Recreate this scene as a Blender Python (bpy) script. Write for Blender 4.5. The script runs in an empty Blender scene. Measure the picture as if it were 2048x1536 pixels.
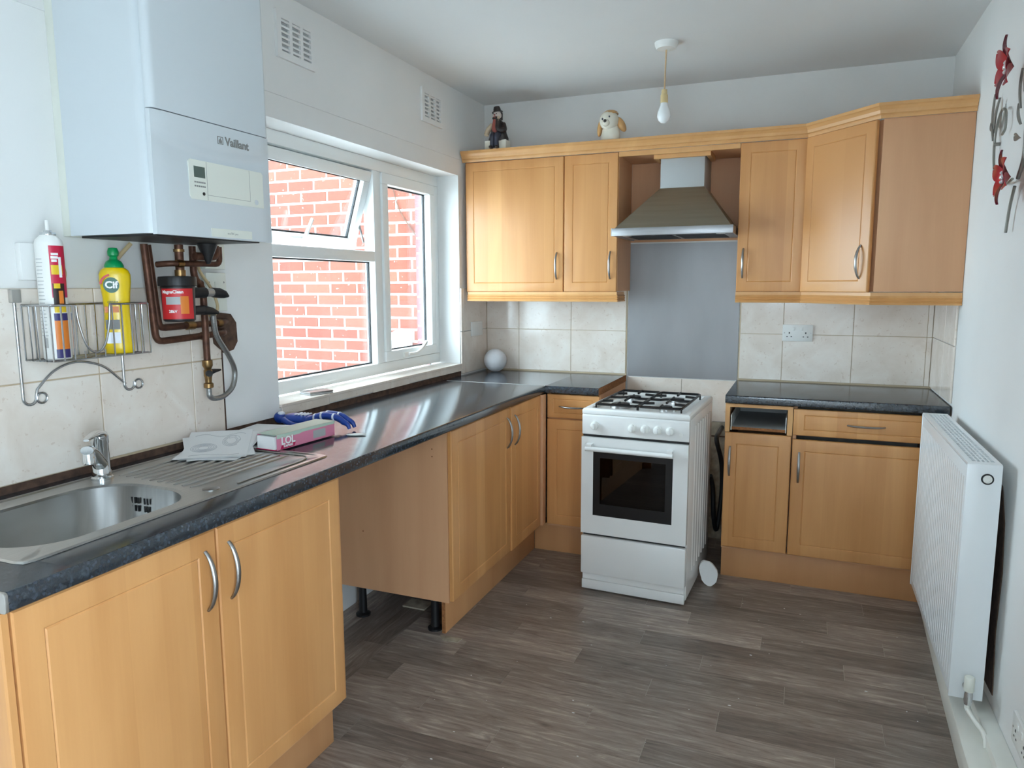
import bpy, bmesh, math, random
from mathutils import Vector, Matrix
random.seed(7)
S = bpy.context.scene
COL = S.collection
PI = math.pi

# ------------------------------------------------------------------ camera, sky, exposure
yaw, pitch, roll, FPX = -0.385643, -0.135312, -0.003286, 1445.793
fw = Vector((math.sin(yaw)*math.cos(pitch), math.cos(yaw)*math.cos(pitch), math.sin(pitch)))
rt = Vector((math.cos(yaw), -math.sin(yaw), 0))
up = rt.cross(fw)
r2 = math.cos(roll)*rt + math.sin(roll)*up
u2 = -math.sin(roll)*rt + math.cos(roll)*up
cd = bpy.data.cameras.new('camera')
cam = bpy.data.objects.new('camera', cd)
COL.objects.link(cam)
cd.sensor_width = 36.0
cd.lens = 36.0*FPX/2048
cd.clip_start = 0.05
M = Matrix((r2, u2, -fw)).transposed().to_4x4()
M.translation = Vector((1.83316, -4.09261, 1.42323))
cam.matrix_world = M
S.camera = cam

W = bpy.data.worlds.new('sky')
S.world = W
W.use_nodes = True
bg = W.node_tree.nodes['Background']
bg.inputs[0].default_value = (0.69, 0.86, 1.0, 1)
bg.inputs[1].default_value = 1.0

def portal(name, loc, rot, sx, sy):
    l = bpy.data.lights.new(name, 'AREA')
    l.shape = 'RECTANGLE'
    l.size, l.size_y = sx, sy
    l.cycles.is_portal = True
    o = bpy.data.objects.new(name, l)
    COL.objects.link(o)
    o.location, o.rotation_euler = loc, rot
portal('sky_portal_window', (-0.30, -1.14, 1.51), (0, -PI/2, 0), 1.05, 1.56)
portal('sky_portal_added_window', (1.6, -5.27, 1.5), (PI/2, 0, 0), 0.62, 0.62)  # daylight portal for the added rear window
portal('sky_portal_added_door', (2.64, -4.49, 1.04), (0, PI/2, 0), 2.10, 0.92)  # daylight portal for the added side door

S.view_settings.view_transform = 'Standard'
S.view_settings.look = 'None'
S.view_settings.gamma = 1.0
S.view_settings.use_curve_mapping = False
S.view_settings.exposure = 4.05
S.cycles.max_bounces = 10
S.cycles.diffuse_bounces = 6
S.cycles.glossy_bounces = 5
S.cycles.transparent_max_bounces = 12
S.cycles.use_denoising = True

# ------------------------------------------------------------------ materials
def lin(c):
    return tuple(((v/255)/12.92 if v/255 <= 0.04045 else ((v/255+0.055)/1.055)**2.4) for v in c)
def new_mat(name):
    m = bpy.data.materials.new(name)
    m.use_nodes = True
    nt = m.node_tree
    return m, nt, nt.nodes['Principled BSDF']
def N(nt, t, **kw):
    n = nt.nodes.new(t)
    for k, v in kw.items():
        setattr(n, k, v)
    return n
def mth(nt, op, a, b=None, clamp=False):
    n = N(nt, 'ShaderNodeMath', operation=op)
    n.use_clamp = clamp
    for i, v in enumerate((a, b)):
        if v is None: continue
        if isinstance(v, (int, float)): n.inputs[i].default_value = v
        else: nt.links.new(v, n.inputs[i])
    return n.outputs[0]
def mixc(nt, fac, a, b):
    n = N(nt, 'ShaderNodeMix', data_type='RGBA')
    for i, v in ((0, fac), (6, a), (7, b)):
        if isinstance(v, (int, float)): n.inputs[i].default_value = v
        elif isinstance(v, tuple): n.inputs[i].default_value = (*v, 1)
        else: nt.links.new(v, n.inputs[i])
    return n.outputs[2]
def ramp(nt, fac, stops):
    n = N(nt, 'ShaderNodeValToRGB')
    nt.links.new(fac, n.inputs[0])
    e = n.color_ramp.elements
    while len(e) < len(stops): e.new(0.5)
    for i, (p, c) in enumerate(stops):
        e[i].position = p
        e[i].color = (*c, 1)
    return n.outputs[0]
def noise(nt, vec, scale, detail=3, rough=0.5, dist=0.0):
    n = N(nt, 'ShaderNodeTexNoise')
    n.inputs['Scale'].default_value = scale
    n.inputs['Detail'].default_value = detail
    n.inputs['Roughness'].default_value = rough
    n.inputs['Distortion'].default_value = dist
    if vec is not None: nt.links.new(vec, n.inputs['Vector'])
    return n.outputs[0]
def mapping(nt, vec, scale=(1, 1, 1), loc=None):
    n = N(nt, 'ShaderNodeMapping')
    nt.links.new(vec, n.inputs[0])
    n.inputs['Scale'].default_value = scale
    if loc is not None: nt.links.new(loc, n.inputs['Location'])
    return n.outputs[0]
def pos(nt): return N(nt, 'ShaderNodeNewGeometry').outputs['Position']
def rnd(nt): return N(nt, 'ShaderNodeObjectInfo').outputs['Random']
def bump(nt, bsdf, h, strength=0.2, dist=0.002):
    b = N(nt, 'ShaderNodeBump')
    b.inputs['Strength'].default_value = strength
    b.inputs['Distance'].default_value = dist
    nt.links.new(h, b.inputs['Height'])
    nt.links.new(b.outputs[0], bsdf.inputs['Normal'])
def flat(name, rgb, rough=0.5, metal=0.0, var=0.0, scale=20, coat=0.0, spec=0.5):
    m, nt, b = new_mat(name)
    c = lin(rgb)
    b.inputs['Base Color'].default_value = (*c, 1)
    b.inputs['Roughness'].default_value = rough
    b.inputs['Metallic'].default_value = metal
    b.inputs['Coat Weight'].default_value = coat
    b.inputs['Coat Roughness'].default_value = 0.1
    b.inputs['Specular IOR Level'].default_value = spec
    if var:
        f = noise(nt, pos(nt), scale, 4)
        lo = tuple(v*(1-var) for v in c); hi = tuple(min(1, v*(1+var)) for v in c)
        nt.links.new(ramp(nt, f, [(0.3, lo), (0.7, hi)]), b.inputs['Base Color'])
    return m
def wood(name, c0, c1, rough=0.36, coat=0.06, bands=True):
    m, nt, b = new_mat(name)
    p = pos(nt)
    sep = N(nt, 'ShaderNodeSeparateXYZ'); nt.links.new(p, sep.inputs[0])
    h = mth(nt, 'ADD', sep.outputs[0], sep.outputs[1])
    comb = N(nt, 'ShaderNodeCombineXYZ')
    nt.links.new(h, comb.inputs[0]); nt.links.new(sep.outputs[2], comb.inputs[2])
    off = N(nt, 'ShaderNodeCombineXYZ')
    nt.links.new(mth(nt, 'MULTIPLY', rnd(nt), 37.0), off.inputs[0])
    v = mapping(nt, comb.outputs[0], (1, 1, 1), off.outputs[0])
    big = noise(nt, mapping(nt, v, (7, 1, 0.9)), 1.3, 2, 0.5, 0.4)
    fine = noise(nt, mapping(nt, v, (60, 1, 2.2)), 2.0, 4, 0.6, 0.3)
    fac = mth(nt, 'ADD', mth(nt, 'MULTIPLY', big, 0.62), mth(nt, 'MULTIPLY', fine, 0.14))
    if bands:
        wn = N(nt, 'ShaderNodeTexWhiteNoise', noise_dimensions='1D')
        s2 = N(nt, 'ShaderNodeSeparateXYZ'); nt.links.new(v, s2.inputs[0])
        nt.links.new(mth(nt, 'FLOOR', mth(nt, 'MULTIPLY', s2.outputs[0], 12.0)), wn.inputs['W'])
        fac = mth(nt, 'ADD', fac, mth(nt, 'MULTIPLY', wn.outputs[0], 0.22))
    else:
        fac = mth(nt, 'ADD', fac, 0.1)
    nt.links.new(ramp(nt, fac, [(0.25, lin(c0)), (0.75, lin(c1))]), b.inputs['Base Color'])
    b.inputs['Roughness'].default_value = rough
    b.inputs['Coat Weight'].default_value = coat
    b.inputs['Coat Roughness'].default_value = 0.25
    return m

MT = {}
MT['wood'] = wood('maple_door', (198, 137, 80), (226, 168, 108))
MT['carcass'] = wood('maple_carcass', (204, 152, 112), (222, 172, 130), 0.5, 0.0, False)
MT['wood_trim'] = wood('maple_moulding', (204, 148, 90), (226, 174, 114), 0.4, 0.1, False)
MT['plinth'] = wood('maple_plinth', (196, 140, 92), (214, 160, 110), 0.45, 0.05, False)
MT['chipboard'] = flat('raw_chipboard', (150, 98, 58), 0.9, 0, 0.35, 90)
MT['paint'] = flat('white_wall_paint', (232, 232, 230), 0.75, 0, 0.02, 3)
MT['ceiling'] = flat('white_ceiling_paint', (226, 228, 228), 0.85, 0, 0.015, 2)
MT['upvc'] = flat('white_upvc', (238, 241, 240), 0.3)
MT['gasket'] = flat('black_rubber', (28, 28, 30), 0.6)
MT['black'] = flat('black_plastic', (24, 24, 26), 0.45)
MT['blackm'] = flat('black_enamel', (18, 18, 20), 0.35)
MT['white'] = flat('white_enamel', (238, 238, 236), 0.25, coat=0.3)
MT['boiler'] = flat('boiler_white', (208, 215, 219), 0.22, coat=0.4)
MT['cream'] = flat('cream_plastic', (226, 228, 218), 0.4)
MT['beigep'] = flat('beige_plastic', (214, 190, 140), 0.4)
MT['whitep'] = flat('white_plastic', (236, 236, 232), 0.35)
MT['rad'] = flat('radiator_white', (236, 240, 242), 0.3, coat=0.2)
MT['chrome'] = flat('chrome', (215, 218, 220), 0.09, 1.0)
MT['satin'] = flat('satin_nickel', (168, 166, 164), 0.32, 1.0)
MT['wire'] = flat('chromed_wire', (190, 192, 194), 0.22, 1.0)
MT['brass'] = flat('aged_brass', (146, 116, 78), 0.35, 1.0, 0.25, 60)
MT['copper'] = flat('tarnished_copper', (96, 64, 50), 0.5, 0.6, 0.35, 50)
MT['braid'] = flat('braided_steel_hose', (150, 150, 148), 0.4, 0.8, 0.2, 400)
MT['grout'] = flat('beige_grout', (196, 176, 148), 0.9)
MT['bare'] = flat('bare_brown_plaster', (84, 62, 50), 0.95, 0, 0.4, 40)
MT['rubble'] = flat('rough_old_plaster', (168, 158, 140), 0.95, 0, 0.3, 25)
MT['subfloor'] = flat('pale_seam', (176, 168, 158), 0.8)
MT['concrete'] = flat('yard_concrete', (220, 218, 214), 0.9, 0, 0.15, 4)
MT['mortar'] = flat('pale_mortar', (158, 150, 146), 0.95, 0, 0.08, 30)
MT['paper'] = flat('white_paper', (232, 232, 232), 0.8)
MT['ink'] = flat('grey_ink', (150, 152, 158), 0.8)
MT['bulb'] = flat('opal_bulb', (240, 243, 244), 0.25, coat=0.3)
MT['rope'] = flat('beige_flex', (206, 176, 140), 0.8)
MT['pink'] = flat('pink_card', (226, 138, 166), 0.45)
MT['mint'] = flat('pale_green_card', (186, 206, 190), 0.45)
MT['magenta'] = flat('magenta_print', (190, 22, 84), 0.45)
MT['whiteink'] = flat('white_print', (244, 244, 244), 0.5)
MT['blue'] = flat('blue_toy_plastic', (32, 66, 152), 0.35)
MT['bluewhite'] = flat('white_toy_plastic', (226, 230, 238), 0.35)
MT['red'] = flat('red_print', (206, 40, 44), 0.4)
MT['crimson'] = flat('crimson_print', (200, 26, 66), 0.4)
MT['orange'] = flat('orange_print', (226, 128, 44), 0.4)
MT['yellowp'] = flat('yellow_print', (232, 196, 40), 0.4)
MT['navy'] = flat('navy_print', (46, 42, 104), 0.4)
MT['darkp'] = flat('dark_print', (40, 22, 20), 0.45)
MT['cif'] = flat('yellow_bottle', (240, 204, 8), 0.3, coat=0.3)
MT['green'] = flat('green_cap', (8, 150, 84), 0.3)
MT['dgreen'] = flat('dark_green_print', (30, 92, 72), 0.4)
MT['lcd'] = flat('grey_lcd', (84, 98, 92), 0.25)
MT['greyprint'] = flat('grey_print', (128, 128, 126), 0.5)
MT['petal'] = flat('red_metal_petal', (186, 34, 52), 0.28, 0.55, coat=0.4)
MT['petal2'] = flat('dark_red_metal', (104, 14, 40), 0.3, 0.6)
MT['pewter'] = flat('pewter_metal', (142, 140, 134), 0.45, 0.6)
MT['crystal'] = flat('crystal', (236, 236, 240), 0.05, 0.6)
MT['clay'] = flat('white_clay', (216, 216, 218), 0.8, 0, 0.05, 40)
MT['bonew'] = flat('cream_ceramic', (226, 220, 204), 0.35)
MT['tanc'] = flat('tan_ceramic', (206, 158, 100), 0.35, 0, 0.12, 30)
MT['coat'] = flat('dark_brown_glaze', (44, 36, 34), 0.4)
MT['trous'] = flat('slate_glaze', (54, 56, 70), 0.4)
MT['scarf'] = flat('rust_glaze', (150, 76, 66), 0.4)
MT['skin'] = flat('pale_glaze', (218, 204, 196), 0.4)
MT['glovec'] = flat('beige_glaze', (206, 184, 156), 0.4)
MT['greyband'] = flat('grey_drawer_laminate', (176, 178, 178), 0.5)
MT['alu'] = flat('aluminium', (192, 190, 186), 0.4, 0.9)
MT['cable'] = flat('tan_cable', (198, 176, 136), 0.6)
MT['skirt'] = flat('skirting_gloss', (232, 232, 224), 0.4, 0, 0.03, 6)
MT['wood_bare'] = flat('bare_skirting', (220, 206, 170), 0.6, 0, 0.06, 10)

def brushed(name, rgb, rough, sc=(3, 3, 260)):
    m, nt, b = new_mat(name)
    f = noise(nt, mapping(nt, pos(nt), sc), 1.0, 3)
    c = lin(rgb)
    nt.links.new(ramp(nt, f, [(0.3, tuple(v*0.93 for v in c)), (0.7, tuple(v*1.05 for v in c))]), b.inputs['Base Color'])
    b.inputs['Metallic'].default_value = 1.0
    b.inputs['Roughness'].default_value = rough
    return m
MT['steel'] = brushed('brushed_steel', (176, 176, 178), 0.36)
MT['hood'] = brushed('hood_steel', (154, 148, 134), 0.4, (3, 3, 60))
MT['sink'] = brushed('sink_steel', (186, 186, 184), 0.3, (200, 4, 4))
MT['splash'] = brushed('splashback_steel', (156, 155, 156), 0.45, (6, 2, 2))

def tile_mat():
    m, nt, b = new_mat('cream_marbled_tile')
    p = pos(nt)
    a = noise(nt, p, 7, 4, 0.6, 0.6)
    c = ramp(nt, a, [(0.3, lin((226, 212, 198))), (0.5, lin((234, 222, 210))), (0.72, lin((241, 233, 223)))])
    k = noise(nt, p, 55, 4, 0.65)
    c = mixc(nt, mth(nt, 'MULTIPLY', mth(nt, 'GREATER_THAN', k, 0.64), 0.35), c, lin((196, 168, 146)))
    nt.links.new(c, b.inputs['Base Color'])
    b.inputs['Roughness'].default_value = 0.12
    bump(nt, b, noise(nt, p, 14, 2), 0.06, 0.004)
    return m
MT['tile'] = tile_mat()

def worktop_mat():
    m, nt, b = new_mat('dark_speckled_laminate')
    p = pos(nt)
    v = N(nt, 'ShaderNodeTexVoronoi'); v.inputs['Scale'].default_value = 210
    nt.links.new(p, v.inputs['Vector'])
    s = N(nt, 'ShaderNodeSeparateColor'); nt.links.new(v.outputs['Color'], s.inputs[0])
    a = noise(nt, p, 60, 4, 0.7)
    c = ramp(nt, a, [(0.35, lin((34, 39, 46))), (0.55, lin((46, 53, 60))), (0.74, lin((74, 84, 92)))])
    c = mixc(nt, mth(nt, 'GREATER_THAN', s.outputs[0], 0.9), c, lin((60, 69, 80)))
    nt.links.new(c, b.inputs['Base Color'])
    b.inputs['Roughness'].default_value = 0.14
    b.inputs['Specular IOR Level'].default_value = 1.0
    bump(nt, b, noise(nt, p, 160, 2), 0.05, 0.001)
    return m
MT['worktop'] = worktop_mat()

def plank_mat(name, along):
    m, nt, b = new_mat(name)
    p = pos(nt)
    off = N(nt, 'ShaderNodeCombineXYZ')
    r = rnd(nt)
    nt.links.new(mth(nt, 'MULTIPLY', r, 53.0), off.inputs[0]); nt.links.new(mth(nt, 'MULTIPLY', r, 17.0), off.inputs[1])
    v = mapping(nt, p, (1, 1, 1), off.outputs[0])
    st = (1.5, 13, 1) if along == 'x' else (13, 1.5, 1)
    grain = noise(nt, mapping(nt, v, st), 2.2, 8, 0.66, 1.6)
    fine = noise(nt, mapping(nt, v, tuple(q*3.5 for q in st)), 2.0, 5, 0.7, 0.5)
    f = mth(nt, 'ADD', mth(nt, 'MULTIPLY', grain, 0.75), mth(nt, 'MULTIPLY', fine, 0.35))
    c = ramp(nt, f, [(0.30, lin((72, 62, 58))), (0.45, lin((126, 112, 104))), (0.60, lin((152, 139, 129))), (0.78, lin((204, 192, 180)))])
    blot = noise(nt, mapping(nt, v, (1.6, 3.2, 1) if along == 'x' else (3.2, 1.6, 1)), 2.0, 3)
    tone = mth(nt, 'ADD', mth(nt, 'ADD', mth(nt, 'MULTIPLY', r, 0.5), mth(nt, 'MULTIPLY', blot, 0.5)), 0.42)
    cb = N(nt, 'ShaderNodeVectorMath', operation='SCALE')
    nt.links.new(c, cb.inputs[0]); nt.links.new(tone, cb.inputs[3])
    nt.links.new(cb.outputs[0], b.inputs['Base Color'])
    b.inputs['Roughness'].default_value = 0.36
    bump(nt, b, fine, 0.15, 0.001)
    return m
MT['plank_x'] = plank_mat('grey_oak_plank', 'x')
MT['plank_y'] = plank_mat('grey_oak_plank_cross', 'y')

def brick_mat(name, c0, c1, salt=0.5):
    m, nt, b = new_mat(name)
    p = pos(nt)
    a = mth(nt, 'ADD', mth(nt, 'MULTIPLY', noise(nt, p, 40, 4), 0.4), mth(nt, 'MULTIPLY', rnd(nt), 0.6))
    c = ramp(nt, a, [(0.2, lin(c0)), (0.8, lin(c1))])
    k = noise(nt, p, 26, 5, 0.7)
    c = mixc(nt, mth(nt, 'MULTIPLY', mth(nt, 'GREATER_THAN', k, 0.66), salt), c, lin((176, 166, 160)))
    nt.links.new(c, b.inputs['Base Color'])
    b.inputs['Roughness'].default_value = 0.9
    bump(nt, b, noise(nt, p, 90, 3), 0.3, 0.003)
    return m
MT['brick'] = brick_mat('red_brick', (98, 50, 38), (114, 64, 50))
MT['dbrick'] = brick_mat('purple_brick', (112, 64, 66), (138, 84, 84), 0.3)

def glass_mat(name, tint=(0.98, 1.0, 0.99), refl=1.0):
    m = bpy.data.materials.new(name); m.use_nodes = True
    nt = m.node_tree
    nt.nodes.remove(nt.nodes['Principled BSDF'])
    out = nt.nodes['Material Output']
    tr = N(nt, 'ShaderNodeBsdfTransparent'); tr.inputs[0].default_value = (*tint, 1)
    gl = N(nt, 'ShaderNodeBsdfGlossy'); gl.inputs['Roughness'].default_value = 0.0
    lw = N(nt, 'ShaderNodeLayerWeight'); lw.inputs[0].default_value = 0.5
    fres = mth(nt, 'ADD', mth(nt, 'MULTIPLY', mth(nt, 'POWER', lw.outputs['Facing'], 5.0), 0.94), 0.045)
    mx = N(nt, 'ShaderNodeMixShader')
    nt.links.new(mth(nt, 'MULTIPLY', fres, refl), mx.inputs[0])
    nt.links.new(tr.outputs[0], mx.inputs[1]); nt.links.new(gl.outputs[0], mx.inputs[2])
    nt.links.new(mx.outputs[0], out.inputs[0])
    return m
MT['glass'] = glass_mat('window_glass')
MT['ovenglass'] = glass_mat('oven_glass', (0.10, 0.095, 0.09))

# ------------------------------------------------------------------ geometry helpers
class G:
    def __init__(s): s.v = []; s.f = []
    def add(s, vs, fs):
        n = len(s.v)
        s.v += [tuple(v) for v in vs]
        s.f += [tuple(i+n for i in f) for f in fs]
        return s
    def box(s, lo, hi):
        x0, x1 = sorted((lo[0], hi[0])); y0, y1 = sorted((lo[1], hi[1])); z0, z1 = sorted((lo[2], hi[2]))
        return s.add([(x0,y0,z0),(x1,y0,z0),(x1,y1,z0),(x0,y1,z0),(x0,y0,z1),(x1,y0,z1),(x1,y1,z1),(x0,y1,z1)],
                     [(0,3,2,1),(4,5,6,7),(0,1,5,4),(1,2,6,5),(2,3,7,6),(3,0,4,7)])
    def prism(s, poly, axis, a, b):
        # poly: 2D points in the two remaining axes (order: x,y,z minus axis)
        def p3(p, t):
            q = list(p); q.insert(axis, t); return tuple(q)
        n = len(poly)
        vs = [p3(p, a) for p in poly]+[p3(p, b) for p in poly]
        fs = [tuple(range(n-1, -1, -1)), tuple(range(n, 2*n))]
        fs += [(i, (i+1) % n, n+(i+1) % n, n+i) for i in range(n)]
        return s.add(vs, fs)
    def loft(s, rings, cap=True, closed=True):
        n = len(rings[0]); vs = [p for r in rings for p in r]; fs = []
        for k in range(len(rings)-1):
            for i in range(n if closed else n-1):
                j = (i+1) % n
                fs.append((k*n+i, k*n+j, (k+1)*n+j, (k+1)*n+i))
        if cap:
            fs.append(tuple(range(n-1, -1, -1))); fs.append(tuple((len(rings)-1)*n+i for i in range(n)))
        return s.add(vs, fs)
    def tube(s, path, r, n=8, closed=False, flat=1.0):
        P = [Vector(p) for p in path]; m = len(P)
        rad = r if isinstance(r, (list, tuple)) else [r]*m
        rings = []; prev = None
        for i in range(m):
            if closed: t = P[(i+1) % m]-P[i-1]
            else: t = P[min(i+1, m-1)]-P[max(i-1, 0)]
            t.normalize()
            if prev is None:
                a = Vector((0, 0, 1)) if abs(t.z) < 0.9 else Vector((1, 0, 0))
                nrm = (a-t*a.dot(t)).normalized()
            else:
                nrm = (prev-t*prev.dot(t))
                nrm = nrm.normalized() if nrm.length > 1e-6 else prev
            prev = nrm; bi = t.cross(nrm)
            rings.append([tuple(P[i]+rad[i]*(math.cos(2*PI*k/n)*nrm+flat*math.sin(2*PI*k/n)*bi)) for k in range(n)])
        if closed:
            rings.append(rings[0])
        return s.loft(rings, cap=not closed)
    def lathe(s, prof, c, n=24, axis=(0, 0, 1), ref=None):
        ax = Vector(axis).normalized()
        a = Vector((0, 0, 1)) if abs(ax.z) < 0.9 else Vector((1, 0, 0))
        e1 = (a-ax*a.dot(ax)).normalized(); e2 = ax.cross(e1); c = Vector(c)
        rings = [[tuple(c+ax*z+max(r, 1e-5)*(math.cos(2*PI*k/n)*e1+math.sin(2*PI*k/n)*e2)) for k in range(n)] for r, z in prof]
        return s.loft(rings)
    def ball(s, c, r, nu=20, nv=12, rot=None):
        if isinstance(r, (int, float)): r = (r, r, r)
        rings = []
        for j in range(nv+1):
            th = PI*j/nv; th = min(max(th, 0.02), PI-0.02)
            ring = []
            for i in range(nu):
                ph = 2*PI*i/nu
                p = Vector((r[0]*math.sin(th)*math.cos(ph), r[1]*math.sin(th)*math.sin(ph), -r[2]*math.cos(th)))
                if rot: p = rot @ p
                ring.append(tuple(Vector(c)+p))
            rings.append(ring)
        return s.loft(rings)
    def xf(s, m):
        s.v = [tuple(m @ Vector(v)) for v in s.v]; return s
    def obj(s, name, mat, parent=None, smooth=None, bevel=0, seg=2):
        me = bpy.data.meshes.new(name)
        me.from_pydata(s.v, [], s.f)
        bm = bmesh.new(); bm.from_mesh(me)
        bmesh.ops.recalc_face_normals(bm, faces=bm.faces)
        if bevel:
            ed = [e for e in bm.edges if len(e.link_faces) == 2 and e.calc_face_angle(0) > 0.5]
            bmesh.ops.bevel(bm, geom=ed, offset=bevel, segments=seg, affect='EDGES', profile=0.5, clamp_overlap=True)
        bm.to_mesh(me); bm.free()
        if parent is not None:
            me.transform(world_of(parent).inverted())
        if smooth or bevel:
            for p in me.polygons: p.use_smooth = True
            me.set_sharp_from_angle(angle=math.radians(smooth if smooth else 35))
        me.materials.append(MT[mat] if isinstance(mat, str) else mat)
        o = bpy.data.objects.new(name, me); COL.objects.link(o)
        if parent is not None: o.parent = parent
        return o
def world_of(o):
    m = o.matrix_basis.copy()
    while o.parent is not None:
        o = o.parent; m = o.matrix_basis @ m
    return m
def thing(name, label, cat, loc, rz=0, group=None):
    o = bpy.data.objects.new(name, None); COL.objects.link(o)
    o.empty_display_size = 0.05
    o.location = loc; o.rotation_euler = (0, 0, rz)
    return tag(o, label, cat, group)
def tag(o, label, cat, group=None):
    o['label'] = label; o['category'] = cat
    if group: o['group'] = group
    return o
def struct(o, label=None):
    o['kind'] = 'structure'
    if label: o['label'] = label
    return o
def box(name, lo, hi, mat, parent=None, bevel=0, seg=2):
    return G().box(lo, hi).obj(name, mat, parent, bevel=bevel, seg=seg)
def arc(c, r, a0, a1, n, e1, e2):
    c = Vector(c); e1 = Vector(e1); e2 = Vector(e2)
    return [tuple(c+r*(math.cos(a0+(a1-a0)*i/n)*e1+math.sin(a0+(a1-a0)*i/n)*e2)) for i in range(n+1)]
def smooth_path(pts, n=6):
    P = [Vector(p) for p in pts]; out = []
    for i in range(len(P)-1):
        p0 = P[max(i-1, 0)]; p1 = P[i]; p2 = P[i+1]; p3 = P[min(i+2, len(P)-1)]
        for k in range(n):
            t = k/n
            out.append(tuple(0.5*((2*p1)+(-p0+p2)*t+(2*p0-5*p1+4*p2-p3)*t*t+(-p0+3*p1-3*p2+p3)*t**3)))
    out.append(tuple(P[-1])); return out
def text_geo(txt, size, o, ex, ey, ez=None, depth=0.0004, shear=0, bold=0.0, sx=1.0, align='CENTER'):
    cu = bpy.data.curves.new('t', 'FONT'); cu.body = txt; cu.size = size; cu.extrude = depth; cu.shear = shear
    cu.align_x = align; cu.align_y = 'CENTER'; cu.offset = bold; cu.resolution_u = 3
    ob = bpy.data.objects.new('t', cu)
    me = bpy.data.meshes.new_from_object(ob)
    ex = Vector(ex).normalized(); ey = Vector(ey).normalized(); ez = ex.cross(ey)
    g = G()
    g.add([tuple(Vector(o)+ex*(v.co.x*sx)+ey*v.co.y+ez*v.co.z) for v in me.vertices], [tuple(p.vertices) for p in me.polygons])
    bpy.data.objects.remove(ob); bpy.data.curves.remove(cu); bpy.data.meshes.remove(me)
    return g
def text_cyl(txt, size, c, r, ang, z, depth=0.0005, bold=0.0, axis_z=True):
    # wrap text round a vertical cylinder; ang = outward heading of its middle
    cu = bpy.data.curves.new('t', 'FONT'); cu.body = txt; cu.size = size; cu.extrude = 0
    cu.align_x = 'CENTER'; cu.align_y = 'CENTER'; cu.offset = bold; cu.resolution_u = 3
    ob = bpy.data.objects.new('t', cu); me = bpy.data.meshes.new_from_object(ob)
    g = G()
    g.add([(c[0]+(r+depth)*math.cos(ang+v.co.x/r), c[1]+(r+depth)*math.sin(ang+v.co.x/r), z+v.co.y) for v in me.vertices], [tuple(p.vertices) for p in me.polygons])
    bpy.data.objects.remove(ob); bpy.data.curves.remove(cu); bpy.data.meshes.remove(me)
    return g
def cyl_patch(c, r, a0, a1, z0, z1, n=12, th=0.0006):
    g = G(); rings = []
    for z in (z0, z1):
        rings.append([(c[0]+(r+th)*math.cos(a0+(a1-a0)*i/n), c[1]+(r+th)*math.sin(a0+(a1-a0)*i/n), z) for i in range(n+1)])
    n1 = n+1
    g.add(rings[0]+rings[1], [(i, i+1, n1+i+1, n1+i) for i in range(n)])
    return g

# ------------------------------------------------------------------ room shell
XW, H, YR = 2.425, 2.484, -5.05
WY0, WY1, WZ0, WZ1 = -1.92, -0.365, 0.978, 2.031      # kitchen window opening
fl = struct(G().box((-0.268, YR-0.2, -0.12), (XW+0.2, 0.2, -0.0012)).obj('floor', 'subfloor'))
ROW, Y0 = 0.1205, -1.009
OFF = [.677, .227, .525, .025, .325, .625, .125, .476]
XS = 0.342
for k in range(-9, 37):
    ya, yb = Y0-ROW*k, Y0-ROW*(k+1)
    ya = min(ya, -0.002)
    if ya-yb < 0.01 or yb < YR: continue
    o = OFF[k % 8]; xs = [XS]
    x = o-0.75
    while x < XW:
        if x > XS+0.06 and x < XW-0.05: xs.append(x)
        x += 0.75
    xs.append(XW-0.001)
    for a, b in zip(xs, xs[1:]):
        box('plank', (a+0.0009, yb+0.0005, -0.006), (b-0.0009, ya-0.0005, 0.0), 'plank_x', fl)
for i in range(3):
    xa = XS-0.114*(i+1); xb = XS-0.114*i
    ys = [YR, -4.9+0.2*i, -4.1+0.1*i, -3.3, -2.55+0.13*i, -1.76-0.11*i, -0.9, -0.002]
    for a, b in zip(ys, ys[1:]):
        if b-a > 0.05: box('plank', (xa+0.0006, a+0.0006, -0.006), (xb-0.0006, b-0.0006, 0.0), 'plank_y', fl)

ceil = struct(box('ceiling', (-0.268, YR-0.2, H), (XW+0.2, 0.2, H+0.12), 'ceiling'))
g = G()
g.box((-0.268, YR-0.2, -0.12), (0, WY0, H)).box((-0.268, WY1, -0.12), (0, 0.2, H))
g.box((-0.268, WY0, -0.12), (0, WY1, WZ0-0.012)).box((-0.268, WY0, WZ1), (0, WY1, H))
wl = struct(g.obj('wall_left', 'paint'))
wb = struct(G().box((0, 0, -0.12), (XW, 0.2, H)).obj('wall_back', 'paint'))
PY0, PY1, PZ1 = -4.89, -4.09, 2.06       # unseen door opening behind the camera, added to light the left wall
g = G().box((XW, PY1, -0.12), (XW+0.2, 0.2, H)).box((XW, YR-0.2, -0.12), (XW+0.2, PY0, H)).box((XW, PY0, PZ1), (XW+0.2, PY1, H))
wr = struct(g.obj('wall_right', 'paint'))
QX0, QX1, QZ0, QZ1 = 1.30, 1.90, 1.2, 1.8     # unseen rear window opening, added for more light on the cooker side
g = G().box((0, YR-0.2, -0.12), (QX0, YR, H)).box((QX1, YR-0.2, -0.12), (XW, YR, H)).box((QX0, YR-0.2, -0.12), (QX1, YR, QZ0)).box((QX0, YR-0.2, QZ1), (QX1, YR, H))
wq = struct(g.obj('wall_rear', 'paint'))
struct(G().box((QX0, YR-0.12, QZ0), (QX1, YR-0.06, QZ0+.05)).box((QX0, YR-0.12, QZ1-.05), (QX1, YR-0.06, QZ1)).box((QX0, YR-0.12, QZ0+.05), (QX0+.05, YR-0.06, QZ1-.05)).box((QX1-.05, YR-0.12, QZ0+.05), (QX1, YR-0.06, QZ1-.05)).obj('added_window_2', 'upvc'))
g = G()
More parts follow.
